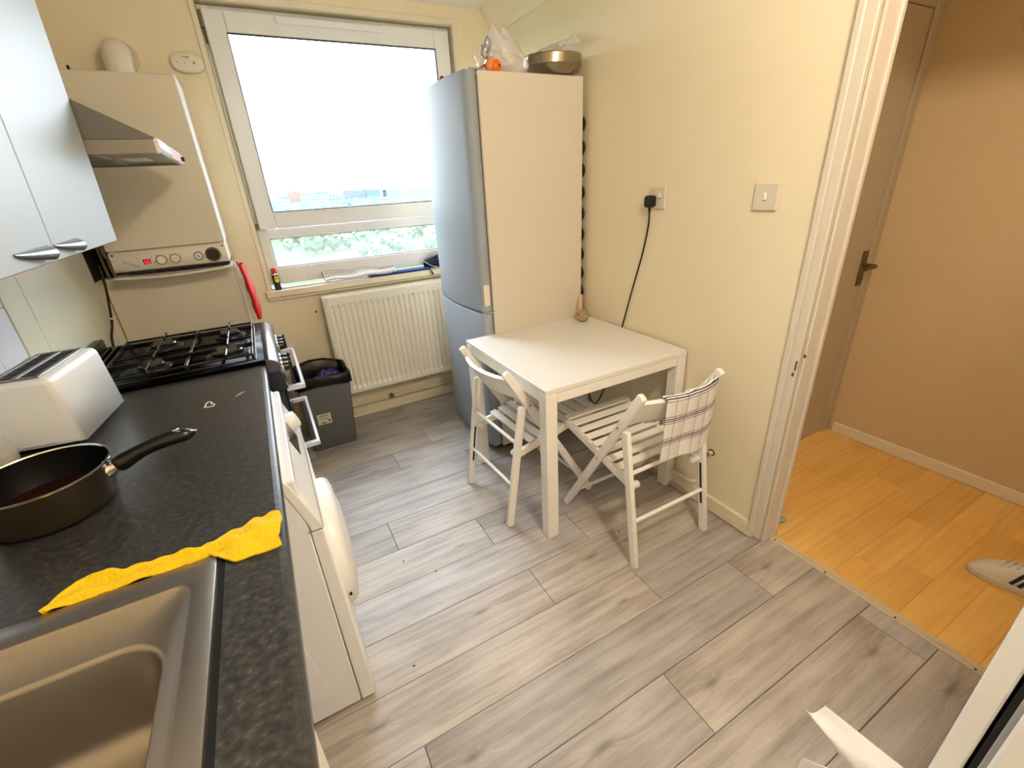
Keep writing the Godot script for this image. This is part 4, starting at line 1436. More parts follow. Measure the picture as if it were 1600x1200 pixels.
	for i in 9:
		var a := PI * 0.5 * i / 8.0
		path.append(Vector3(0.345, 1.995 + 0.055 * sin(a), 0.085 + 0.055 * cos(a)))
	path.append(Vector3(0.345, 2.05, 0.0))
	tube(st, path, 0.051, 28)
	obj("elbow_pipe", st, M.warm_plastic, fl)
	st = new_st()
	tube(st, [Vector3(0.345, 1.9315, 0.14), Vector3(0.345, 1.945, 0.14)], 0.054, 28)
	obj("collar", st, M.wood_pale, fl)
	st = new_st()
	for i in 7:
		var a := PI * 0.5 * i / 6.0
		blob(st, Vector3(0.300 - 0.002 * (i % 2), 1.99 + 0.07 * sin(a), 0.08 + 0.065 * cos(a)), Vector3(0.007, 0.008, 0.008), i, 0.25, 7, 5)
	obj("sealant_beads", st, M.warm_plastic, fl).set_meta("kind", "stuff")
	st = new_st()
	lathe(st, [Vector2(0.05, 0), Vector2(0.066, 0), Vector2(0.064, 0.006), Vector2(0.05, 0.007)], 32, Transform3D(Basis(Vector3(1, 0, 0), Vector3(0, 0, 1), Vector3(0, -1, 0)), Vector3(0.345, 2.05, 0.0)))
	obj("wall_plate", st, M.reveal, fl)
	var cl := thing("metal_clip", "small dark metal clip lying on top of the boiler", "clip", Vector3(0.185, 1.931, 0.28))
	st = new_st()
	bb(st, Vector3(0.168, 1.9315, 0.275), Vector3(0.20, 1.941, 0.288), 0.002)
	bb(st, Vector3(0.188, 1.94, 0.277), Vector3(0.197, 1.957, 0.286), 0.002)
	obj("clip_body", st, M.dark_brown, cl)
	# alarm
	var al := thing("smoke_alarm", "oval off-white carbon monoxide alarm on the wall left of the window", "alarm", Vector3(0.598, 2.037, 0.015))
	st = new_st()
	var el := PackedVector2Array()
	for i in 40:
		var a := TAU * i / 40.0
		el.append(Vector2(signf(cos(a)) * pow(absf(cos(a)), 0.8) * 0.067, signf(sin(a)) * pow(absf(sin(a)), 0.8) * 0.040))
	extrude(st, el, 0.034, 0.010, Transform3D(Basis(), Vector3(0.598, 2.037, 0.0175)), 4)
	obj("body", st, M.warm_plastic, al)
	st = new_st()
	tube(st, [Vector3(0.573, 2.037, 0.034), Vector3(0.573, 2.037, 0.0365)], 0.014, 24)
	obj("sounder_ring", st, M.warm_plastic, al)
	st = new_st()
	for q in [Vector3(0.558, 2.037, 0.003), Vector3(0.587, 2.036, 0.003), Vector3(0.572, 2.051, 0.002)]: tube(st, [Vector3(q.x, q.y, 0.034), Vector3(q.x, q.y, 0.0362)], q.z, 10)
	bb(st, Vector3(0.622, 2.031, 0.034), Vector3(0.630, 2.041, 0.0362), 0.0)
	bb(st, Vector3(0.582, 2.058, 0.034), Vector3(0.612, 2.0605, 0.0355), 0.0)
	bb(st, Vector3(0.592, 2.052, 0.034), Vector3(0.610, 2.0535, 0.0355), 0.0)
	obj("printed_marks", st, M.brass, al).set_meta("kind", "stuff")

func profile_x(st, pts: Array, x0: float, x1: float, b := 0.002):
	# pts are (y, z); pulled along x
	var poly := PackedVector2Array(pts)
	if Geometry2D.is_polygon_clockwise(poly): poly.reverse()
	extrude(st, poly, x1 - x0, b, Transform3D(Basis(Vector3(0, 1, 0), Vector3(0, 0, 1), Vector3(1, 0, 0)), Vector3((x0 + x1) * 0.5, 0, 0)), 2)

# ------------------------------------------------------------------ hood and wall cupboard
func hood_and_cabinet():
	var t := thing("extractor_hood", "sloping grey metal extractor hood above the cooker", "extractor hood", Vector3(0.2, 1.572, 0.908))
	var z0 := 0.612; var z1 := 1.204
	var st := new_st()
	profile(st, [Vector2(0.0, 1.610), Vector2(0.496, 1.610), Vector2(0.496, 1.614), Vector2(0.045, 1.876), Vector2(0.0, 1.876)], z0 + 0.001, z1 - 0.002, 0.001)
	obj("canopy", st, M.hood, t)
	st = new_st()
	bb(st, Vector3(0.001, 1.572, z1 - 0.010), Vector3(0.50, 1.610, z1), 0.001)
	bb(st, Vector3(0.001, 1.572, z0), Vector3(0.50, 1.610, z0 + 0.010), 0.001)
	bb(st, Vector3(0.001, 1.572, z0 + 0.010), Vector3(0.02, 1.610, z1 - 0.010), 0.0)
	bb(st, Vector3(0.02, 1.580, z0 + 0.010), Vector3(0.49, 1.610, z1 - 0.010), 0.0)
	obj("lower_frame", st, M.alu, t)
	st = new_st()
	profile(st, [Vector2(0.490, 1.572), Vector2(0.502, 1.572), Vector2(0.502, 1.611), Vector2(0.490, 1.611)], z0 - 0.001, z1 + 0.001, 0.001)
	var vs := obj("front_strip", st, M.silver_paint, t)
	st = new_st()
	bb(st, Vector3(0.5015, 1.576, 0.70), Vector3(0.5025, 1.607, 0.96), 0.0)
	obj("warning_sticker", st, mat(Color(0.78, 0.22, 0.16), 0.5), vs)
	st = new_st()
	bb(st, Vector3(0.502, 1.583, 0.622), Vector3(0.511, 1.600, 0.655), 0.003)
	obj("switch", st, M.black, vs)
	for i in 2:
		st = new_st()
		var a := z0 + 0.03 + i * 0.275
		bb(st, Vector3(0.07, 1.5765, a), Vector3(0.33, 1.581, a + 0.255), 0.001)
		for k in 12: bb(st, Vector3(0.08, 1.5745, a + 0.012 + k * 0.0202), Vector3(0.32, 1.577, a + 0.022 + k * 0.0202), 0.001)
		obj("grease_filter", st, M.steel_dull, t)
	st = new_st()
	bb(st, Vector3(0.36, 1.5755, 0.83), Vector3(0.43, 1.581, 0.98), 0.002)
	obj("light_cover", st, M.warm_plastic, t)
	# wall cupboard, tipping very slightly forward
	var c := thing("wall_cabinet", "white glossy two-door wall cupboard at upper left", "cabinet", Vector3(0.0, 1.358, 1.73))
	st = new_st()
	bb(st, Vector3(0.004, 1.360, 1.208), Vector3(0.297, 2.19, 2.25), 0.001)
	obj("body", st, M.enamel, c)
	for i in 2:
		var a := 1.2075 + 0.523 * i
		st = new_st()
		bb(st, Vector3(0.299, 1.358, a), Vector3(0.317, 2.19, a + 0.519), 0.002)
		var d := obj("door", st, M.cabinet_door, c)
		# horn-shaped pull: wide and rounded at one end, running out to a point at the other
		var h0 := 1.578 if i == 0 else 1.764
		var h1 := 1.724 if i == 0 else 1.918
		var f := func(u: float, v: float) -> Vector3:
			var r := 0.0015 + 0.0195 * pow(1.0 - u, 0.75) * sqrt(clampf(u / 0.10 + 0.12, 0.0, 1.0))
			var an := v * PI * 0.80
			return Vector3(0.3175 + r * 1.05 * sin(an), 1.390 - 0.002 * u - r * 0.68 * (1.0 - cos(an)), lerpf(h0, h1, u))
		st = new_st()
		sheet(st, 16, 8, f, 0.0025)
		obj("handle", st, M.silver, d)
	c.rotation.z = -0.045
	c.position.x = 0.003

# ------------------------------------------------------------------ table and folding chairs
func table():
	var t := thing("dining_table", "small square white table against the right wall", "table", Vector3(1.866, 0, 1.3415))
	var x0 := 1.4915; var x1 := 2.2415; var z0 := 0.969; var z1 := 1.7165; var h := 0.7216
	var st := new_st()
	bb(st, Vector3(x0, h - 0.021, z0), Vector3(x1, h, z1), 0.0025)
	obj("tabletop", st, M.laminate, t)
	for z in [z0 + 0.004, z1 - 0.026]:
		st = new_st()
		bb(st, Vector3(x0 + 0.056, h - 0.066, z), Vector3(x1 - 0.056, h - 0.0225, z + 0.022), 0.002)
		obj("apron", st, M.white_wood, t)
	for x in [x0 + 0.004, x1 - 0.026]:
		st = new_st()
		bb(st, Vector3(x, h - 0.066, z0 + 0.056), Vector3(x + 0.022, h - 0.0225, z1 - 0.056), 0.002)
		obj("apron", st, M.white_wood, t)
	for x in [x0 + 0.001, x1 - 0.054]:
		for z in [z0 + 0.001, z1 - 0.054]:
			st = new_st()
			bb(st, Vector3(x, 0.0, z), Vector3(x + 0.053, h - 0.0225, z + 0.053), 0.0025)
			obj("leg", st, M.white_wood, t)

func make_chair(label: String) -> Node3D:
	var t := thing("folding_chair", label, "chair")
	var st: SurfaceTool
	for s in [-1.0, 1.0]:
		# long leg: front foot up to the backrest
		st = new_st()
		bar_round(st, Vector3(s * 0.196, 0.0, -0.240), Vector3(s * 0.196, 0.756, 0.212), Vector3(0, 0, 1), 0.034, 0.021, 0.004)
		var lg := obj("leg", st, M.white_wood, t)
		for q in [Vector3(0, 0.392, -0.005), Vector3(0, 0.585, 0.106)]:
			st = new_st()
			tube(st, [Vector3(s * 0.205, q.y, q.z), Vector3(s * 0.2075, q.y, q.z)], 0.005, 10)
			obj("bolt", st, M.steel, lg)
		# short rear leg
		st = new_st()
		bar_round(st, Vector3(s * 0.198, 0.0, 0.238), Vector3(s * 0.198, 0.588, 0.143), Vector3(0, 0, 1), 0.034, 0.020, 0.004)
		var lr := obj("leg", st, M.white_wood, t)
		st = new_st()
		bar(st, Vector3(s * 0.1875, 0.14, 0.2154), Vector3(s * 0.1875, 0.33, 0.1847), Vector3(0, 0, 1), 0.009, 0.0015, 0.0)
		obj("slot", st, M.dark_brown, lr)
		# seat rail
		st = new_st()
		bar_round(st, Vector3(s * 0.172, 0.435, -0.272), Vector3(s * 0.172, 0.342, 0.180), Vector3(0, 1, 0), 0.036, 0.020, 0.004)
		obj("seat_rail", st, M.white_wood, t)
		st = new_st()
		tube(st, [Vector3(s * 0.140, 0.347, 0.166), Vector3(s * 0.144, 0.347, 0.166), Vector3(s * 0.187, 0.347, 0.166)], [0.010, 0.015, 0.015], 14)
		obj("peg", st, M.white_wood, t)
	# seat slats
	for i in 8:
		var f := i / 7.0
		var p := Vector3(0, 0.435, -0.255).lerp(Vector3(0, 0.366, 0.085), f) + Vector3(0, 0.0235, 0)
		st = new_st()
		bx(st, p, Vector3(0.362, 0.010, 0.034), 0.003, Basis(Vector3.RIGHT, 0.203))
		obj("slat", st, M.white_wood, t)
	# rods
	for r in [[Vector3(0, 0.205, 0.205), 0.190, 0.0085], [Vector3(0, 0.412, 0.1715), 0.190, 0.0085], [Vector3(0, 0.115, -0.171), 0.188, 0.0075]]:
		st = new_st()
		tube(st, [r[0] - Vector3(r[1], 0, 0), r[0] + Vector3(r[1], 0, 0)], r[2], 12)
		obj("stretcher", st, M.white_wood, t)
	# curved backrest board
	st = new_st()
	var bf := func(u: float, v: float) -> Vector3:
		var x := lerpf(-0.188, 0.188, u)
		var y := lerpf(0.622, 0.722, v)
		var z := 0.160 + (y - 0.66) * 0.60 + 0.042 * (1.0 - pow(x / 0.188, 2.0))
		return Vector3(x, y, z)
	sheet(st, 24, 6, bf, 0.016)
	obj("backrest", st, M.white_wood, t)
	return t

func chairs():
	var a := make_chair("white slatted folding chair with a striped tea towel over its back")
	var b := dup(a, "bare white slatted folding chair pushed under the table facing the wall")
	a.position = Vector3(1.897, 0, 1.790)
	b.position = Vector3(1.615, 0, 1.338)
	b.rotation.y = -PI * 0.5 + 0.05
	# striped towel hung over the backrest
	var im := Image.create(512, 512, false, Image.FORMAT_RGB8)
	im.fill(Color(0.90, 0.88, 0.86))
	var ink := Color(0.24, 0.22, 0.26)
	var soft := Color(0.60, 0.57, 0.56)
	for k in 5:
		im.fill_rect(Rect2i(66 + k * 97, 0, 5, 512), soft)
	for c in [60, 170, 280, 392]:
		for q in [[0, 5, 1], [11, 5, 0], [21, 5, 0], [33, 5, 1]]:
			if q[2] == 0: im.fill_rect(Rect2i(0, c + q[0], 512, q[1]), ink)
			else:
				for x in range(0, 512, 10): im.fill_rect(Rect2i(x, c + q[0], 6, q[1]), ink)
	var tm := tex_mat(ImageTexture.create_from_image(im), 0.9)
	var st := new_st()
	var f := func(u: float, v: float) -> Vector3:
		var x := lerpf(-0.112, 0.180, u)
		var lift := 0.004 * sin(u * 17.0) + 0.003 * sin(u * 31.0 + 1.0)
		# path over the board: front hem, top, back hem
		var len0 := 0.13
		var total := len0 + 0.03 + 0.245 + 0.02 * u
		var s := v * total
		var y := 0.0; var out := 0.0
		var top := 0.7235
		if s < len0: y = top - (len0 - s); out = -0.0125 - 0.004
		elif s < len0 + 0.03:
			var a2 := (s - len0) / 0.03 * PI
			y = top + 0.011 * sin(a2); out = -0.0165 * cos(a2)
		else:
			var dn := s - len0 - 0.03
			y = top - dn; out = 0.0165
		var dropped := clampf((s - len0 - 0.03) / 0.22, 0.0, 1.0)
		var yb := maxf(y, 0.625) if s < len0 + 0.03 else top
		var zc := 0.160 + (yb - 0.66) * 0.60 + (0.042 - 0.012 * dropped) * (1.0 - pow(x / 0.188, 2.0))
		var fold := 0.006 * sin(u * 9.0 + v * 2.0) * clampf((v - 0.35) * 2.0, 0.0, 1.0)
		return a.position + Vector3(x - 0.012 * clampf(v - 0.5, 0, 1), y + lift * 0.6, zc + out + fold + (lift if out > 0 else -absf(lift)) * 0.6)
	sheet(st, 40, 44, f, 0.003)
	tag(obj("tea_towel", st, tm, null, a.position + Vector3(0.03, 0.73, 0.16)), "white tea towel with dark stripe bands hanging over the folding chair back", "tea towel")

# ------------------------------------------------------------------ socket, switch, cable
func wall_fittings():
	var s := thing("wall_socket", "white single wall socket with a black plug in it", "socket", Vector3(W, 1.345, 1.464))
	var st := new_st()
	bb(st, Vector3(W - 0.009, 1.301, 1.419), Vector3(W, 1.389, 1.509), 0.003)
	var plate := mat(Color(0.85, 0.81, 0.74), 0.35)
	obj("face_plate", st, plate, s)
	st = new_st()
	bb(st, Vector3(W - 0.013, 1.345, 1.474), Vector3(W - 0.0085, 1.366, 1.486), 0.002)
	obj("rocker_switch", st, M.white_plastic, s)
	st = new_st()
	bb(st, Vector3(W - 0.0095, 1.342, 1.473), Vector3(W - 0.0085, 1.345, 1.487), 0.0)
	obj("switch_shadow_line", st, M.ink, s)
	var p := thing("power_plug", "black three-pin mains plug with its black cable down the wall", "plug", Vector3(W - 0.03, 1.325, 1.444))
	st = new_st()
	extrude(st, rrect(0.050, 0.050, 0.014, 5), 0.030, 0.008, Transform3D(Basis(Vector3(0, 0, 1), Vector3(0, 1, 0), Vector3(-1, 0, 0)), Vector3(W - 0.026, 1.332, 1.442)), 4)
	obj("plug_body", st, M.black, p)
	st = new_st()
	tube(st, [Vector3(W - 0.024, 1.308, 1.440), Vector3(W - 0.022, 1.288, 1.438)], [0.007, 0.0045], 10)
	obj("strain_relief", st, M.black, p)
	st = new_st()
	var path := smooth_path([Vector3(W - 0.022, 1.29, 1.438), Vector3(W - 0.012, 1.23, 1.428), Vector3(W - 0.006, 1.10, 1.395), Vector3(W - 0.005, 0.93, 1.343), Vector3(W - 0.0045, 0.72, 1.282), Vector3(W - 0.0045, 0.50, 1.22), Vector3(W - 0.0045, 0.30, 1.15), Vector3(W - 0.0045, 0.18, 1.07), Vector3(W - 0.0045, 0.25, 0.99), Vector3(W - 0.0045, 0.20, 0.93), Vector3(W - 0.0045, 0.12, 0.85)], 8)
	tube(st, path, 0.0036, 8)
	obj("cable", st, M.black, p)
	var l := thing("light_switch", "square white light switch plate near the doorway", "light switch", Vector3(W, 1.349, 1.962))
	st = new_st()
	bb(st, Vector3(W - 0.010, 1.304, 1.917), Vector3(W, 1.394, 2.007), 0.004)
	obj("face_plate", st, plate, l)
	st = new_st()
	bx(st, Vector3(W - 0.0115, 1.350, 1.962), Vector3(0.008, 0.024, 0.011), 0.002, Basis(Vector3(0, 0, 1), 0.12))
	obj("rocker_switch", st, M.white_plastic, l)
	st = new_st()
	bb(st, Vector3(W - 0.0105, 1.336, 1.9555), Vector3(W - 0.0095, 1.3385, 1.9685), 0.0)
	obj("switch_shadow_line", st, M.brass, l)
	var bk := thing("gap_dark_board", "added dark brown board that darkens the gap left of the boiler", "board", Vector3(0.0, 1.127, 0.17))  # dark sheets added to make the gap beside the boiler dark
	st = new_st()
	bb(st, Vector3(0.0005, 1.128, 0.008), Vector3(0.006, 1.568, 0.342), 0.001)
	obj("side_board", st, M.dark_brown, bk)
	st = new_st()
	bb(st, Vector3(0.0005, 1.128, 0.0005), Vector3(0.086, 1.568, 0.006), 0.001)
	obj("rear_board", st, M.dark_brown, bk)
	# pipes and cable in the dark gap left of the boiler
	var g := thing("gas_pipe", "pale pipes in the dark gap left of the boiler", "pipe", Vector3(0.05, 1.2, 0.2))
	st = new_st()
	tube(st, smooth_path([Vector3(0.052, 1.127, 0.18), Vector3(0.052, 1.19, 0.20), Vector3(0.064, 1.22, 0.24), Vector3(0.055, 1.26, 0.24), Vector3(0.055, 1.60, 0.24)], 4), 0.008, 8)
	obj("pipe", st, M.reveal, g)
	st = new_st()
	tube(st, [Vector3(0.025, 1.127, 0.17), Vector3(0.025, 1.60, 0.20)], 0.007, 8)
	obj("pipe", st, M.reveal, g)
	var c := thing("appliance_cable", "dark cable hanging in the corner behind the cooker", "cable", Vector3(0.03, 1.0, 0.34))
	st = new_st()
	tube(st, smooth_path([Vector3(0.046, 1.20, 0.342), Vector3(0.040, 1.12, 0.342), Vector3(0.024, 1.02, 0.350), Vector3(0.020, 0.95, 0.40), Vector3(0.016, 0.90, 0.47), Vector3(0.014, 0.80, 0.52)], 6), 0.005, 8)
	obj("cable", st, M.dark_brown, c)
	st = new_st()
	tube(st, [Vector3(0.022, 0.985, 0.355), Vector3(0.0205, 0.965, 0.385)], 0.008, 8)
	obj("tape", st, M.reveal, c)

# ------------------------------------------------------------------ things on the worktop
func worktop_things():
	# toaster
	var t := thing("toaster", "white two-slot toaster standing on the dark worktop", "toaster", Vector3(0.130, 0.9, 1.494))
	var o := t.position
	var st := new_st()
	var poly := PackedVector2Array()
	for q in [[-0.079, 0.0, 0], [0.079, 0.0, 0], [0.070, 0.172, 1], [-0.070, 0.172, 1]]:
		if q[2] == 0: poly.append(Vector2(q[0], q[1]))
		else:
			for i in 7:
				var a: float = (0.0 if q[0] > 0 else PI * 0.5) + PI * 0.5 * i / 6.0
				poly.append(Vector2(q[0] - signf(q[0]) * 0.018 + cos(a) * 0.018, q[1] - 0.018 + sin(a) * 0.018))
	extrude(st, poly, 0.262, 0.012, Transform3D(Basis(), o + Vector3(0, 0.010, 0)), 4)
	obj("body", st, M.toaster, t)
	st = new_st()
	bb(st, o + Vector3(-0.060, 0.0, -0.115), o + Vector3(0.060, 0.0105, 0.118), 0.002)
	obj("foot", st, M.black, t)
	st = new_st()
	bb(st, o + Vector3(-0.048, 0.1815, -0.108), o + Vector3(0.038, 0.1828, 0.108), 0.0)
	obj("slot", st, M.black_matt, t)
	st = new_st()
	for x in [-0.050, -0.005, 0.040]: bb(st, o + Vector3(x - 0.006, 0.1818, -0.112), o + Vector3(x + 0.006, 0.186, 0.112), 0.001)
	for z in [-0.110, 0.110]: bb(st, o + Vector3(-0.056, 0.1818, z - 0.006), o + Vector3(0.046, 0.186, z + 0.006), 0.001)
	for x in [-0.028, 0.018]:
		for k in 5: tube(st, [o + Vector3(x - 0.018, 0.1835, -0.08 + k * 0.04), o + Vector3(x + 0.018, 0.1835, -0.08 + k * 0.04)], 0.0008, 5)
	obj("top_plate", st, M.steel_dull, t)
	st = new_st()
	bb(st, o + Vector3(-0.040, 0.020, 0.1305), o + Vector3(0.025, 0.0212, 0.1318), 0.0)
	obj("crumb_tray_line", st, M.grey_plastic, t)
	st = new_st()
	bb(st, o + Vector3(-0.014, 0.10, -0.15), o + Vector3(0.014, 0.115, -0.131), 0.003)
	obj("lever", st, M.black, t)
	t.rotation.y = -0.13
	# saucepan
	var p := thing("saucepan", "bronze saucepan with dark inside and black handle on the worktop", "saucepan", Vector3(0.216, 0.9, 1.943))
	var xf := Transform3D(Basis(), p.position)
	st = new_st()
	lathe(st, [Vector2(0, 0.001), Vector2(0.080, 0.001), Vector2(0.090, 0.005), Vector2(0.096, 0.014), Vector2(0.1055, 0.082), Vector2(0.1075, 0.0865)], 64, xf)
	obj("pot", st, M.pan_out, p)
	st = new_st()
	lathe(st, [Vector2(0.1058, 0.085), Vector2(0.1085, 0.0855), Vector2(0.1085, 0.088), Vector2(0.1052, 0.0885), Vector2(0.1040, 0.086)], 64, xf)
	obj("rim", st, M.chrome, p)
	st = new_st()
	lathe(st, [Vector2(0.1045, 0.087), Vector2(0.1035, 0.080), Vector2(0.094, 0.016), Vector2(0.086, 0.008), Vector2(0, 0.007)], 64, xf)
	obj("inside", st, M.pan_in, p)
	st = new_st()
	lathe(st, [Vector2(0.0945, 0.0245), Vector2(0.0, 0.0245)], 48, xf)
	obj("broth", st, M.broth, p)
	st = new_st()
	var q := p.position
	tube(st, [q + Vector3(0.101, 0.064, 0.006), q + Vector3(0.112, 0.067, 0.006), q + Vector3(0.122, 0.070, 0.006)], [0.019, 0.014, 0.012], 16)
	obj("handle_collar", st, M.chrome, p)
	st = new_st()
	var hp := smooth_path([q + Vector3(0.118, 0.069, 0.006), q + Vector3(0.140, 0.078, 0.006), q + Vector3(0.172, 0.089, 0.005), q + Vector3(0.207, 0.094, 0.003), q + Vector3(0.238, 0.095, 0.001), q + Vector3(0.258, 0.096, 0.0)], 5)
	var hr := []
	for i in hp.size():
		var f := float(i) / (hp.size() - 1)
		hr.append(0.0125 + 0.005 * exp(-pow((f - 0.08) / 0.16, 2.0)) + 0.002 * sin(f * PI) - 0.010 * clampf((f - 0.82) / 0.18, 0, 1))
	tube(st, hp, hr, 14)
	var hd := obj("handle", st, M.black, p)
	st = new_st()
	var ring := []
	for i in 9: ring.append(q + Vector3(0.230 - 0.010 * sin(PI * i / 8.0), 0.1075, -0.008 + 0.014 * i / 8.0))
	ring.append(q + Vector3(0.248, 0.1025, 0.004))
	ring.append(q + Vector3(0.260, 0.0985, 0.0))
	tube(st, ring, 0.0015, 6)
	obj("hanging_ring", st, M.chrome, hd)
	# glass jar and blue capped bottle at the very left
	var j := thing("glass_jug", "clear glass jug with tan contents at the left edge by toaster", "jug", Vector3(0.052, 0.9, 1.700))
	xf = Transform3D(Basis(), j.position)
	st = new_st()
	lathe(st, [Vector2(0, 0.001), Vector2(0.034, 0.001), Vector2(0.043, 0.012), Vector2(0.046, 0.05), Vector2(0.040, 0.095), Vector2(0.036, 0.115), Vector2(0.039, 0.122), Vector2(0.037, 0.122), Vector2(0.034, 0.114), Vector2(0.038, 0.094), Vector2(0.044, 0.05), Vector2(0.040, 0.013), Vector2(0.0, 0.006)], 32, xf)
	obj("glass_body", st, M.clear_glass, j)
	st = new_st()
	lathe(st, [Vector2(0, 0.007), Vector2(0.038, 0.012), Vector2(0.0425, 0.030), Vector2(0.0435, 0.050), Vector2(0.0, 0.050)], 28, xf)
	obj("contents", st, M.tan, j)
	var bt := thing("bottle", "small bottle with blue cap behind the glass jug at left", "bottle", Vector3(0.030, 0.9, 1.60))
	bt.position = Vector3(0.028, 0.9, 1.635)
	xf = Transform3D(Basis(), bt.position)
	st = new_st()
	lathe(st, [Vector2(0, 0.0005), Vector2(0.018, 0.0005), Vector2(0.020, 0.004), Vector2(0.020, 0.115), Vector2(0.012, 0.138), Vector2(0.0, 0.138)], 24, xf)
	obj("bottle_body", st, M.white_plastic, bt)
	st = new_st()
	lathe(st, [Vector2(0.0, 0.136), Vector2(0.0145, 0.136), Vector2(0.0145, 0.160), Vector2(0.012, 0.163), Vector2(0.0, 0.163)], 24, xf)
	obj("cap", st, mat(Color(0.42, 0.55, 0.72), 0.4), bt)
	# heart shaped band and scrap
	st = new_st()
	var hs := []
	for i in 33:
		var a := TAU * i / 32.0
		var hx := 16.0 * pow(sin(a), 3.0)
		var hy := 13.0 * cos(a) - 5.0 * cos(2 * a) - 2.0 * cos(3 * a) - cos(4 * a)
		var v := Vector2(hx, hy) * 0.00085
		v = v.rotated(-0.95)
		hs.append(Vector3(0.449 + v.x, 0.9013, 1.552 - v.y * 1.7))
	tube(st, hs, 0.0016, 6)
	tag(obj("rubber_band", st, mat(Color(0.86, 0.88, 0.79), 0.5), null, Vector3(0.449, 0.9013, 1.552)), "pale green heart-shaped rubber band lying on the worktop", "rubber band")
	st = new_st()
	tube(st, [Vector3(0.515, 0.901, 1.531), Vector3(0.527, 0.9015, 1.519), Vector3(0.540, 0.901, 1.503)], [0.0012, 0.003, 0.001], 6)
	tag(obj("paper_scrap", st, M.grey_plastic, null, Vector3(0.527, 0.9, 1.517)), "tiny pale scrap lying near the rubber band on the worktop", "scrap")
	# yellow cloth along the edge of the sink
	st = new_st()
	var far := [[0.282, 2.252], [0.297, 2.219], [0.309, 2.200], [0.340, 2.204], [0.363, 2.213], [0.41, 2.217], [0.455, 2.222], [0.493, 2.226], [0.506, 2.209], [0.536, 2.2], [0.56, 2.184], [0.578, 2.192], [0.600, 2.196]]
	var f := func(u: float, v: float) -> Vector3:
		var x := lerpf(0.282, 0.599, u)
		var zf := 2.2
		for k in far.size() - 1:
			if x >= far[k][0] and x <= far[k + 1][0]: zf = lerpf(far[k][1], far[k + 1][1], (x - far[k][0]) / (far[k + 1][0] - far[k][0]))
		var zn := 2.2545 if x < 0.498 else lerpf(2.262, 2.291, clampf((x - 0.498) / 0.03, 0, 1))
		zf += 0.003 * sin(x * 190.0) + 0.002 * sin(x * 71.0)
		var z := lerpf(zf, zn, v)
		var y := 0.9035 + 0.011 * exp(-pow((v - 0.36 - 0.1 * sin(x * 14.0)) / 0.16, 2.0)) + 0.008 * exp(-pow((v - 0.78) / 0.12, 2.0)) * (0.6 + 0.4 * sin(x * 23.0))
		y += 0.0025 * sin(x * 55.0 + v * 5.0) + 0.0015 * sin(x * 120.0 - v * 9.0)
		return Vector3(x + 0.004 * sin(v * 6.0), maxf(y, 0.9022), z)
	sheet(st, 70, 16, f, 0.0028)
	tag(obj("cleaning_cloth", st, M.yellow, null, Vector3(0.44, 0.9, 2.23)), "crumpled bright yellow cleaning cloth along the edge of the sink", "cloth")
	# wooden dish brush on the table, in the corner by the fridge
	var b := thing("dish_brush", "round wooden dish brush standing on the table by the fridge", "brush", Vector3(2.15, 0.7216, 1.06))
	var c := Vector3(2.150, 0.758, 1.062)
	var ax := Vector3(-0.42, 0.12, 0.90).normalized()
	var tx := Vector3.UP.cross(ax).normalized()
	var bz := Basis(tx, ax, tx.cross(ax))
	st = new_st()
	lathe(st, [Vector2(0, -0.014), Vector2(0.026, -0.012), Vector2(0.034, -0.002), Vector2(0.034, 0.006), Vector2(0, 0.006)], 28, Transform3D(bz, c))
	var hd2 := obj("head", st, M.wood_pale, b)
	st = new_st()
	lathe(st, [Vector2(0.030, 0.005), Vector2(0.0335, 0.024), Vector2(0.020, 0.030), Vector2(0.0, 0.031)], 28, Transform3D(bz, c))
	obj("bristle_core", st, M.bristle, hd2)
	st = new_st()
	var rng := RandomNumberGenerator.new(); rng.seed = 4
	for i in 160:
		var r := 0.032 * sqrt(rng.randf()); var a := rng.randf() * TAU
		var p0 := c + bz * Vector3(cos(a) * r * 0.95, 0.008, sin(a) * r * 0.95)
		var p1 := c + bz * Vector3(cos(a) * r * 1.15 + rng.randf_range(-0.003, 0.003), 0.033 + rng.randf_range(-0.002, 0.003), sin(a) * r * 1.15 + rng.randf_range(-0.003, 0.003))
		tube(st, [p0, p1], 0.0011, 4, false)
	var br := obj("bristles", st, M.bristle, hd2)
	br.set_meta("kind", "stuff")
	st = new_st()
	tube(st, smooth_path([c + Vector3(0.004, 0.020, -0.012), c + Vector3(0.008, 0.045, -0.020), c + Vector3(0.014, 0.075, -0.028), c + Vector3(0.018, 0.102, -0.034)], 4), [0.017, 0.014, 0.0115, 0.0095, 0.0085, 0.008, 0.008, 0.008, 0.008, 0.008, 0.0085, 0.009, 0.0085], 12)
	obj("handle", st, mat(Color(0.86, 0.68, 0.56), 0.55), b)

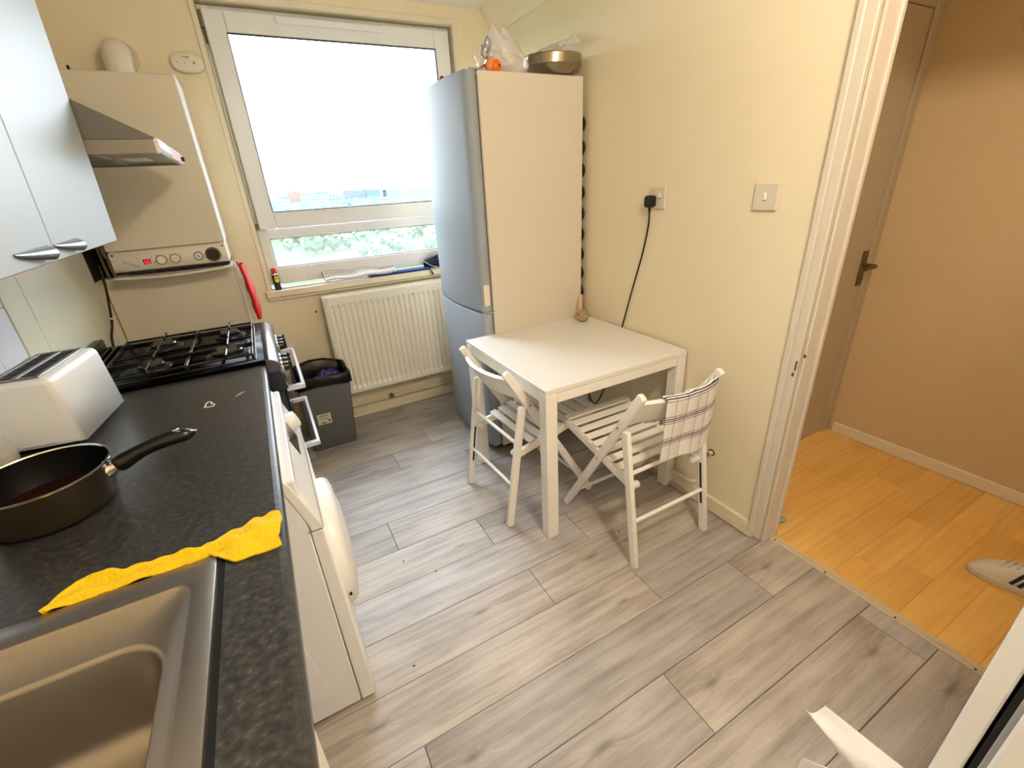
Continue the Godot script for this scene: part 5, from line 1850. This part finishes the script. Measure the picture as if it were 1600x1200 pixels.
# ------------------------------------------------------------------ window sill
func sill_things():
	var c := thing("spray_can", "blue and yellow spray can with red cap on the sill", "spray can", Vector3(0.727, 0.93, -0.018))
	var o := c.position
	var xf := Transform3D(Basis(), o)
	var st := new_st()
	lathe(st, [Vector2(0, 0.0005), Vector2(0.0165, 0.0005), Vector2(0.018, 0.003), Vector2(0.018, 0.088), Vector2(0.0155, 0.096), Vector2(0.011, 0.099), Vector2(0, 0.099)], 28, xf)
	obj("body", st, M.can_blue, c)
	st = new_st()
	lathe(st, [Vector2(0.0182, 0.086), Vector2(0.0188, 0.088), Vector2(0.0162, 0.0955)], 28, xf)
	obj("collar", st, M.chrome, c)
	st = new_st()
	lathe(st, [Vector2(0, 0.0985), Vector2(0.0142, 0.0985), Vector2(0.0142, 0.122), Vector2(0.0125, 0.125), Vector2(0, 0.125)], 28, xf)
	obj("cap", st, M.red, c)
	st = new_st()
	var f := func(u: float, v: float) -> Vector3:
		var wv := 1.0 if v > 0.45 else sqrt(maxf(0.02, 1.0 - pow((0.45 - v) / 0.45, 2.0)))
		var a := PI * 0.5 - 0.30 + (u - 0.5) * 1.5 * wv
		return o + Vector3(cos(a) * 0.0184, 0.044 + 0.036 * v, sin(a) * 0.0184)
	sheet(st, 12, 8, f, 0.0004)
	obj("label_shield", st, M.yellow_print, c)
	lettering("label_text", "WD-40", 0.010, M.can_blue, c, Transform3D(Basis(Vector3.UP, 0.30), o + Vector3(0.0055, 0.066, 0.0180)), true)
	# checked tea towel folded on the sill
	var im := Image.create(256, 128, false, Image.FORMAT_RGB8)
	im.fill(Color(0.92, 0.90, 0.89))
	for i in 16: im.fill_rect(Rect2i(i * 16, 0, 4, 128), Color(0.42, 0.36, 0.38))
	for i in 7: im.fill_rect(Rect2i(0, 4 + i * 20, 256, 3), Color(0.55, 0.50, 0.52))
	var tm := tex_mat(ImageTexture.create_from_image(im), 0.9)
	st = new_st()
	f = func(u: float, v: float) -> Vector3:
		var x := lerpf(0.985, 1.435, u)
		var prof := smoothstep(0.0, 1.0, v)
		var y := 0.936 + 0.012 * sin(v * PI * 3.0) * (1 - v) + 0.058 * pow(prof, 0.8) * (1.0 - 0.35 * u) + 0.022 * u * exp(-pow((v - 0.35) / 0.25, 2.0)) + 0.004 * sin(u * 13.0)
		var z := lerpf(0.026, -0.045, v) - 0.004 * sin(u * 9.0) + 0.012 * u * (1 - v)
		return Vector3(x + 0.012 * (1 - v) * (0.5 - u), y + (0.012 if v < 0.2 else 0.0) * (1.0 - v * 5.0), z)
	sheet(st, 40, 18, f, 0.008, 2.0, 1.0)
	tag(obj("check_towel", st, tm, null, Vector3(1.2, 0.932, 0.0)), "white checked tea towel folded along the window sill", "tea towel")
	# blue folder with dark edge, and the navy bag against the fridge
	var b := thing("blue_folder", "flat bright blue zipped folder lying on the window sill", "folder", Vector3(1.54, 0.932, -0.01))
	st = new_st()
	bb(st, Vector3(1.26, 0.9335, -0.046), Vector3(1.66, 0.948, 0.028), 0.005)
	obj("cover", st, M.blue, b)
	st = new_st()
	bb(st, Vector3(1.255, 0.932, -0.043), Vector3(1.66, 0.940, 0.031), 0.003)
	obj("edge_band", st, M.navy, b)
	st = new_st()
	tube(st, smooth_path([Vector3(1.655, 0.944, 0.030), Vector3(1.660, 0.930, 0.042), Vector3(1.668, 0.915, 0.044), Vector3(1.676, 0.906, 0.042), Vector3(1.668, 0.903, 0.044), Vector3(1.661, 0.918, 0.045)], 4), 0.003, 6)
	obj("zip_pull", st, M.navy, b)
	var n := thing("navy_bag", "crumpled navy fabric bag with pale cord on the sill by the fridge", "bag", Vector3(1.76, 0.93, -0.01))
	st = new_st()
	f = func(u: float, v: float) -> Vector3:
		var a := v * TAU
		var r := 0.030 + 0.032 * pow(u, 0.7)
		r *= 1.0 + 0.10 * sin(a * 7.0 + u * 4.0)
		return Vector3(1.640 + 0.215 * u, 0.9545 + r * 0.82 + sin(a) * r * 0.8 - 0.018, -0.010 - cos(a) * minf(r, 0.036) * 0.95)
	sheet(st, 14, 36, f, 0.002)
	obj("fabric_body", st, M.navy, n)
	st = new_st()
	tube(st, smooth_path([Vector3(1.632, 0.985, 0.0), Vector3(1.648, 0.972, 0.026), Vector3(1.68, 0.952, 0.035), Vector3(1.70, 0.944, 0.038)], 5), 0.004, 6)
	obj("cord", st, M.grey_plastic, n)
	st = new_st()
	tube(st, [Vector3(1.69, 0.945, 0.030), Vector3(1.712, 0.944, 0.033)], 0.0065, 8)
	obj("cord_toggle", st, M.grey_plastic, n)
	# red bag hanging on the side of the pipe cover
	var r := thing("red_bag", "red folded cloth bag hanging on the pipe cover side by the cooker", "bag", Vector3(0.575, 1.0, 0.17))
	st = new_st()
	f = func(u: float, v: float) -> Vector3:
		var a := u * TAU
		var y := lerpf(1.122, 0.845, v)
		var w := (0.25 + 0.75 * pow(sin(PI * minf(0.96, 0.12 + v * 0.62)), 0.8))
		var hx := 0.017 * w * (1.0 + 0.18 * sin(v * 17.0 + a * 2.0))
		return Vector3(0.567 + 0.018 * w + 0.014 * v + hx * cos(a) * (1.0 if cos(a) > 0 else 0.9), y, 0.17 + 0.09 * w * -sin(a) + 0.06 * v)
	sheet(st, 24, 20, f, 0.002)
	obj("fabric_body", st, M.red_cloth, r)
	st = new_st()
	tube(st, [Vector3(0.568, 1.112, 0.18), Vector3(0.564, 1.130, 0.185), Vector3(0.561, 1.136, 0.185)], 0.004, 6)
	obj("strap", st, M.red_cloth, r)

# ------------------------------------------------------------------ on top of the fridge
func fridge_top_things():
	var y := 1.8785
	var p := thing("steel_pan", "shallow stainless steel pan resting on top of the fridge", "pan", Vector3(2.104, y, 0.868))
	var xf := Transform3D(Basis(), p.position)
	var st := new_st()
	lathe(st, [Vector2(0, 0.001), Vector2(0.085, 0.001), Vector2(0.108, 0.010), Vector2(0.130, 0.036), Vector2(0.134, 0.040), Vector2(0.140, 0.043), Vector2(0.1405, 0.079), Vector2(0.1435, 0.082), Vector2(0.138, 0.082), Vector2(0.1375, 0.045), Vector2(0.128, 0.037), Vector2(0.10, 0.012), Vector2(0.0, 0.006)], 64, xf)
	obj("pan_body", st, mat(Color(0.62, 0.58, 0.51), 0.22, 1.0), p)
	st = new_st()
	bb(st, p.position + Vector3(-0.03, 0.072, -0.158), p.position + Vector3(0.03, 0.080, -0.139), 0.003)
	obj("side_handle", st, M.steel_dull, p)
	# crumpled film on the pan
	st = new_st()
	var nz := FastNoiseLite.new(); nz.seed = 8; nz.frequency = 9.0
	var f := func(u: float, v: float) -> Vector3:
		var x := lerpf(1.985, 2.225, u); var z := lerpf(0.80, 0.93, v)
		return Vector3(x, y + 0.090 + 0.090 * pow(u, 1.0) * (0.6 + 0.4 * sin(v * PI)) + 0.012 * nz.get_noise_2d(x * 2.0, z * 2.0), z)
	sheet(st, 18, 12, f, 0.0015)
	tag(obj("plastic_film", st, M.clear, null, Vector3(2.09, y + 0.1, 0.82)), "crumpled clear plastic film lying across the pan on the fridge", "plastic film")
	# clear bag
	var b := thing("plastic_bag", "clear bulging plastic bag with twisted top on the fridge", "bag", Vector3(1.845, y, 0.86))
	st = new_st()
	nz = FastNoiseLite.new(); nz.seed = 18; nz.frequency = 2.2
	f = func(u: float, v: float) -> Vector3:
		var a := u * TAU
		var h := v
		var prof := 0.085 * sqrt(maxf(0.0, 1.0 - pow(h * 0.97, 2.2))) * minf(1.0, 0.80 + h * 1.2) + 0.010
		var k := 1.0 + 0.16 * nz.get_noise_3d(cos(a) * 1.3, h * 2.0, sin(a) * 1.3) + 0.05 * sin(a * 7.0 + h * 6.0) * h
		var peak := 0.022 * sin(a * 3.0 + 0.6) * pow(h, 3.0)
		return Vector3(1.867 + cos(a) * prof * k - 0.055 * pow(h, 1.6), y + 0.002 + 0.158 * h + peak, 0.868 + sin(a) * prof * k)
	sheet(st, 36, 22, f, 0.001)
	obj("bag_skin", st, M.clear, b)
	st = new_st()
	blob(st, Vector3(1.862, y + 0.062, 0.855), Vector3(0.060, 0.058, 0.055), 33, 0.10, 16, 10)
	obj("contents", st, mat(Color(0.92, 0.84, 0.74), 0.6), b)
	# packets in front of it
	var o := thing("orange_packet", "bright orange rolled snack packet in front of the clear bag on the fridge", "packet", Vector3(1.795, y, 0.935))
	st = new_st()
	tube(st, [Vector3(1.752, y + 0.024, 0.91), Vector3(1.762, y + 0.024, 0.922), Vector3(1.779, y + 0.024, 0.944), Vector3(1.781, y + 0.024, 0.947)], [0.018, 0.024, 0.0235, 0.016], 18)
	obj("wrapper", st, M.orange, o)
	st = new_st()
	tube(st, [Vector3(1.780, y + 0.024, 0.9465), Vector3(1.7815, y + 0.024, 0.9485)], 0.006, 10)
	obj("printed_spot", st, M.dark_brown, o)
	var o2 := thing("biscuit_packet", "pale orange crumpled packet with foil end on the fridge", "packet", Vector3(1.752, y, 0.92))
	st = new_st()
	bx(st, Vector3(1.744, y + 0.031, 0.928), Vector3(0.030, 0.055, 0.03), 0.008, Basis(Vector3(0, 0, 1), -0.45))
	obj("wrapper", st, M.orange_pale, o2)
	st = new_st()
	blob(st, Vector3(1.738, y + 0.078, 0.905), Vector3(0.018, 0.026, 0.016), 5, 0.45, 10, 8, 2.5)
	obj("foil_end", st, M.foil, o2)
	st = new_st()
	blob(st, Vector3(1.752, y + 0.106, 0.90), Vector3(0.014, 0.022, 0.012), 15, 0.5, 9, 7, 2.5)
	obj("foil_end", st, M.foil, o2)
	var o3 := thing("flat_wrapper", "flat reddish wrapper with clear end lying on the front of the fridge top", "wrapper", Vector3(1.70, y, 0.90))
	st = new_st()
	f = func(u: float, v: float) -> Vector3: return Vector3(lerpf(1.672, 1.735, u), y + 0.004 + 0.028 * u + 0.004 * sin(v * 8.0), lerpf(0.86, 0.93, v))
	sheet(st, 8, 8, f, 0.002)
	obj("wrapper", st, mat(Color(0.80, 0.42, 0.34), 0.4), o3)
	st = new_st()
	f = func(u: float, v: float) -> Vector3: return Vector3(lerpf(1.705, 1.74, u), y + 0.03 + 0.045 * v + 0.006 * sin(u * 9.0), 0.868 + 0.012 * sin(u * 6.0 + v * 5.0))
	sheet(st, 8, 8, f, 0.001)
	obj("clear_end", st, M.clear, o3)
	var o4 := thing("red_wrapper", "small red wrapper at the far front corner of the fridge top", "wrapper", Vector3(1.64, 1.88, 0.72))
	st = new_st()
	f = func(u: float, v: float) -> Vector3: return Vector3(lerpf(1.61, 1.66, u), 1.8825 + 0.022 * (1 - u) * sin(PI * (0.2 + 0.8 * v)), lerpf(0.66, 0.74, v))
	sheet(st, 8, 8, f, 0.002)
	obj("foil", st, mat(Color(0.70, 0.22, 0.22), 0.35), o4)

# ------------------------------------------------------------------ floor
func floor_things():
	# waste bin
	var t := thing("waste_bin", "grey plastic waste bin with black liner beside the cooker", "bin", Vector3(0.81, 0, 0.205))
	var st := new_st()
	var rings := []
	for k in [[0.0, 0.0], [0.004, 0.0], [0.47, 1.0], [0.474, 1.0]]:
		var f: float = k[1]
		var ins := 0.004 if k[0] == 0.0 else 0.0
		rings.append(ring_rect(lerpf(0.683, 0.676, f) + ins, lerpf(0.938, 0.970, f) - ins, lerpf(0.140, 0.124, f) + ins, lerpf(0.351, 0.385, f) - ins, 0.018, k[0]))
	st = new_st()
	loft(st, rings, false)
	var inner := []
	for k in [[0.474, 1.0], [0.47, 1.0], [0.01, 0.0]]:
		var f: float = k[1]
		inner.append(ring_rect(lerpf(0.683, 0.676, f) + 0.004, lerpf(0.938, 0.970, f) - 0.004, lerpf(0.140, 0.124, f) + 0.004, lerpf(0.351, 0.385, f) - 0.004, 0.016, k[0]))
	loft(st, inner)
	obj("body", st, M.bin, t)
	# liner: folded over the rim outside, sagging inside
	st = new_st()
	var nz := FastNoiseLite.new(); nz.seed = 21; nz.frequency = 0.8
	var lr := []
	for k in [[0.415, 0.007], [0.432, 0.009], [0.45, 0.009], [0.474, 0.007], [0.482, 0.0], [0.474, -0.010], [0.42, -0.016], [0.36, -0.03], [0.33, -0.06]]:
		var ring := ring_rect(0.676 - k[1], 0.970 + k[1], 0.130 - k[1], 0.385 + k[1], 0.028, k[0], 14)
		var fine := []
		for i in ring.size():
			for q in 3: fine.append((ring[i] as Vector3).lerp(ring[(i + 1) % ring.size()], q / 3.0))
		for i in fine.size():
			var p: Vector3 = fine[i]
			var n := nz.get_noise_3d(p.x * 34.0, k[0] * 12.0, p.z * 34.0)
			var out := Vector3(p.x - 0.823, 0, p.z - 0.25).normalized()
			if k[0] > 0.44: p.y += 0.035 * clampf((0.27 - p.z) / 0.14, 0.0, 1.0) * sin(clampf((p.x - 0.66) / 0.30, 0.0, 1.0) * PI)
			var w := 0.010 if k[0] > 0.41 else 0.025
			fine[i] = p + out * (absf(n) * w if k[1] > 0.0 else n * w) + Vector3(0, n * (0.030 if k[0] < 0.44 else 0.012), 0)
		lr.append(fine)
	loft(st, lr, true)
	obj("liner", st, M.liner, t)
	st = new_st()
	bx(st, Vector3(0.780, 0.214, 0.3735), Vector3(0.078, 0.070, 0.001), 0.0, Basis(Vector3(1, 0, 0), 0.072))
	var lb := obj("label", st, M.label, t)
	lettering("label_text", "addis", 0.020, M.ink, lb, Transform3D(Basis(Vector3(1, 0, 0), 0.072), Vector3(0.779, 0.236, 0.3755)))
	st = new_st()
	for q in [[0.758, 0.800, 0.2175, 0.2155], [0.762, 0.785, 0.192, 0.186], [0.800, 0.812, 0.204, 0.194]]:
		bb(st, Vector3(q[0], q[3], 0.3738 - (0.214 - q[2]) * 0.072), Vector3(q[1], q[2], 0.3750 - (0.214 - q[2]) * 0.072), 0.0)
	obj("label_print", st, M.ink, lb).set_meta("kind", "stuff")
	var pb := thing("purple_wrapper", "crumpled purple bag with silver foil lying in the waste bin", "wrapper", Vector3(0.85, 0.38, 0.22))
	st = new_st()
	blob(st, Vector3(0.865, 0.392, 0.225), Vector3(0.065, 0.060, 0.075), 13, 0.45, 28, 20, 2.6)
	obj("bag_body", st, M.purple, pb)
	st = new_st()
	nz = FastNoiseLite.new(); nz.seed = 31; nz.frequency = 2.4
	var f2 := func(u: float, v: float) -> Vector3:
		return Vector3(lerpf(0.72, 0.93, u), 0.463 + 0.02 * nz.get_noise_2d(u * 5.0, v * 5.0) - 0.035 * v, lerpf(0.366, 0.300, v))
	sheet(st, 14, 8, f2, 0.0015)
	obj("foil", st, M.foil, pb)
	# white bag and papers by the open door
	var b := thing("white_bag", "white paper carrier bag with pointed folded top at bottom right", "bag", Vector3(1.42, 0, 2.95))
	st = new_st()
	var R := []
	for k in [[0.0, 0.0], [0.10, 0.1], [0.20, 0.5], [0.27, 1.0]]:
		var w: float = k[1]
		R.append(ring_rect(lerpf(1.29, 1.33, w), lerpf(1.515, 1.49, w), lerpf(2.85, 2.87, w), lerpf(3.06, 3.03, w), 0.02, k[0], 3))
	loft(st, R, true)
	obj("bag_body", st, M.paper, b)
	st = new_st()
	var pn := FastNoiseLite.new(); pn.seed = 5; pn.frequency = 0.9
	var f3 := func(u: float, v: float) -> Vector3:
		# flattened creased neck from the pointed tip back down into the bag
		var c := Vector3(1.469, 0.400, 2.777).lerp(Vector3(1.528, 0.315, 2.892), minf(v * 1.6, 1.0))
		if v > 0.625: c = c.lerp(Vector3(1.48, 0.19, 2.97), (v - 0.625) / 0.375)
		var hw := Vector3(0.020, 0.0, 0.0085).lerp(Vector3(0.042, 0.004, 0.030), minf(v * 1.6, 1.0))
		var th := Vector3(-0.25, 0.75, 0.55).normalized() * lerpf(0.002, 0.026, minf(v * 1.8, 1.0))
		var a := u * TAU
		var crease := 1.0 + 0.30 * pn.get_noise_2d(cos(a) * 2.0 + v * 3.0, sin(a) * 2.0 - v * 2.0)
		return c + hw * cos(a) + th * sin(a) * crease + Vector3(0, 0.010 * (1.0 - v) * cos(a * 2.0), 0)
	sheet(st, 22, 14, f3, 0.0015)
	obj("folded_top", st, M.paper, b)
	var pp := thing("paper_bundle", "thin white papers sticking up beside the white carrier bag", "papers", Vector3(1.47, 0, 2.84))
	for i in 3:
		st = new_st()
		bx(st, Vector3(1.440 + 0.012 * i, 0.152 - 0.004 * i, 2.815 + 0.008 * i), Vector3(0.001, 0.304 - 0.008 * i, 0.045), 0.0, Basis(Vector3.UP, 0.6 + 0.1 * i))
		obj("sheet", st, M.paper, pp)
	# trainer in the hall
	var s := thing("trainer_shoe", "white trainer with dark side stripes on the hall floor", "shoe", Vector3(2.81, 0, 2.84))
	st = new_st()
	var half := [[0.0, 0.018, 0.020], [0.02, 0.028, 0.034], [0.06, 0.037, 0.047], [0.12, 0.044, 0.062], [0.2, 0.047, 0.072], [0.32, 0.047, 0.082], [0.45, 0.044, 0.098], [0.6, 0.038, 0.105], [0.8, 0.036, 0.11], [0.95, 0.032, 0.112], [1.0, 0.018, 0.105]]
	var at := func(k: float) -> Vector3:
		return Vector3(2.783 + 0.046 * k, 0, 2.690 + 0.285 * k)
	var S := []; var U := []
	for h in half:
		var c: Vector3 = at.call(h[0])
		var arc := []
		for i in 17:
			var a := PI * i / 16.0
			var yy: float = 0.022 + (h[2] - 0.022) * pow(sin(a), 0.75)
			arc.append(c + Vector3(-cos(a) * h[1] * (0.93), yy, 0))
		U.append(arc)
	group_id += 1
	st.set_smooth_group(group_id)
	for i in U.size() - 1:
		for j in 16: quad(st, U[i][j], U[i + 1][j], U[i + 1][j + 1], U[i][j + 1])
	for j in 15: tri(st, U[0][0], U[0][j + 1], U[0][j + 2] if j < 15 else U[0][16])
	for j in 15: tri(st, U[-1][0], U[-1][j + 2], U[-1][j + 1])
	obj("upper", st, M.sneaker, s)
	st = new_st()
	var lo := []
	for h in half: lo.append(at.call(h[0]) + Vector3(-h[1] - 0.002, 0, 0))
	var hi := []
	for h in half: hi.append(at.call(h[0]) + Vector3(h[1] + 0.002, 0, 0))
	var pts := []
	for q in lo: pts.append(Vector2(q.x, q.z))
	hi.reverse()
	for q in hi: pts.append(Vector2(q.x, q.z))
	pts[0].y -= 0.003
	plan_prism(st, pts, 0.0, 0.026, 0.003)
	obj("sole", st, M.sole, s)
	for k in [0.40, 0.47, 0.54]:
		st = new_st()
		var c0: Vector3 = at.call(k); var c1: Vector3 = at.call(k + 0.07)
		bar(st, c0 + Vector3(-0.0435, 0.030, 0), c1 + Vector3(-0.0335, 0.080, 0), Vector3(0, 0, 1), 0.011, 0.003, 0.001)
		obj("stripe", st, M.navy, s)
	for k in [0.26, 0.33, 0.40, 0.47]:
		st = new_st()
		var c0: Vector3 = at.call(k)
		var hh: float = 0.074 + (k - 0.2) * 0.11
		tube(st, smooth_path([c0 + Vector3(-0.022, hh - 0.008, -0.004), c0 + Vector3(0, hh + 0.006, 0.0), c0 + Vector3(0.022, hh - 0.008, 0.004)], 4), 0.0035, 6)
		obj("lace", st, M.paper, s)
	# green scrap behind the door frame
	st = new_st()
	var f4 := func(u: float, v: float) -> Vector3: return Vector3(lerpf(2.335, 2.455, u), 0.006 + 0.03 * sin(PI * u) * (0.6 + 0.4 * sin(v * 5.0)), lerpf(2.11, 2.175, v) - 0.01 * sin(u * 6.0))
	sheet(st, 10, 8, f4, 0.004)
	tag(obj("green_rag", st, M.green_pale, null, Vector3(2.40, 0, 2.14)), "small pale green rag on the hall floor behind the door frame", "rag")
	# dark crumbs on the kitchen floor
	for q in [[0.90, 1.497, "beside the washing machine door"], [1.0, 1.62, "on the pale sunlit boards"], [1.78, 1.84, "under the folding chair with the towel"], [0.80, 1.96, "near the corner of the washing machine"]]:
		st = new_st()
		blob(st, Vector3(q[0], 0.0022, q[1]), Vector3(0.004, 0.0022, 0.0025), int(q[0] * 100), 0.3, 7, 5)
		tag(obj("crumb", st, M.dark_brown, null, Vector3(q[0], 0, q[1])), "tiny dark crumb on the grey floor " + q[2], "crumb", "crumbs on the kitchen floor")
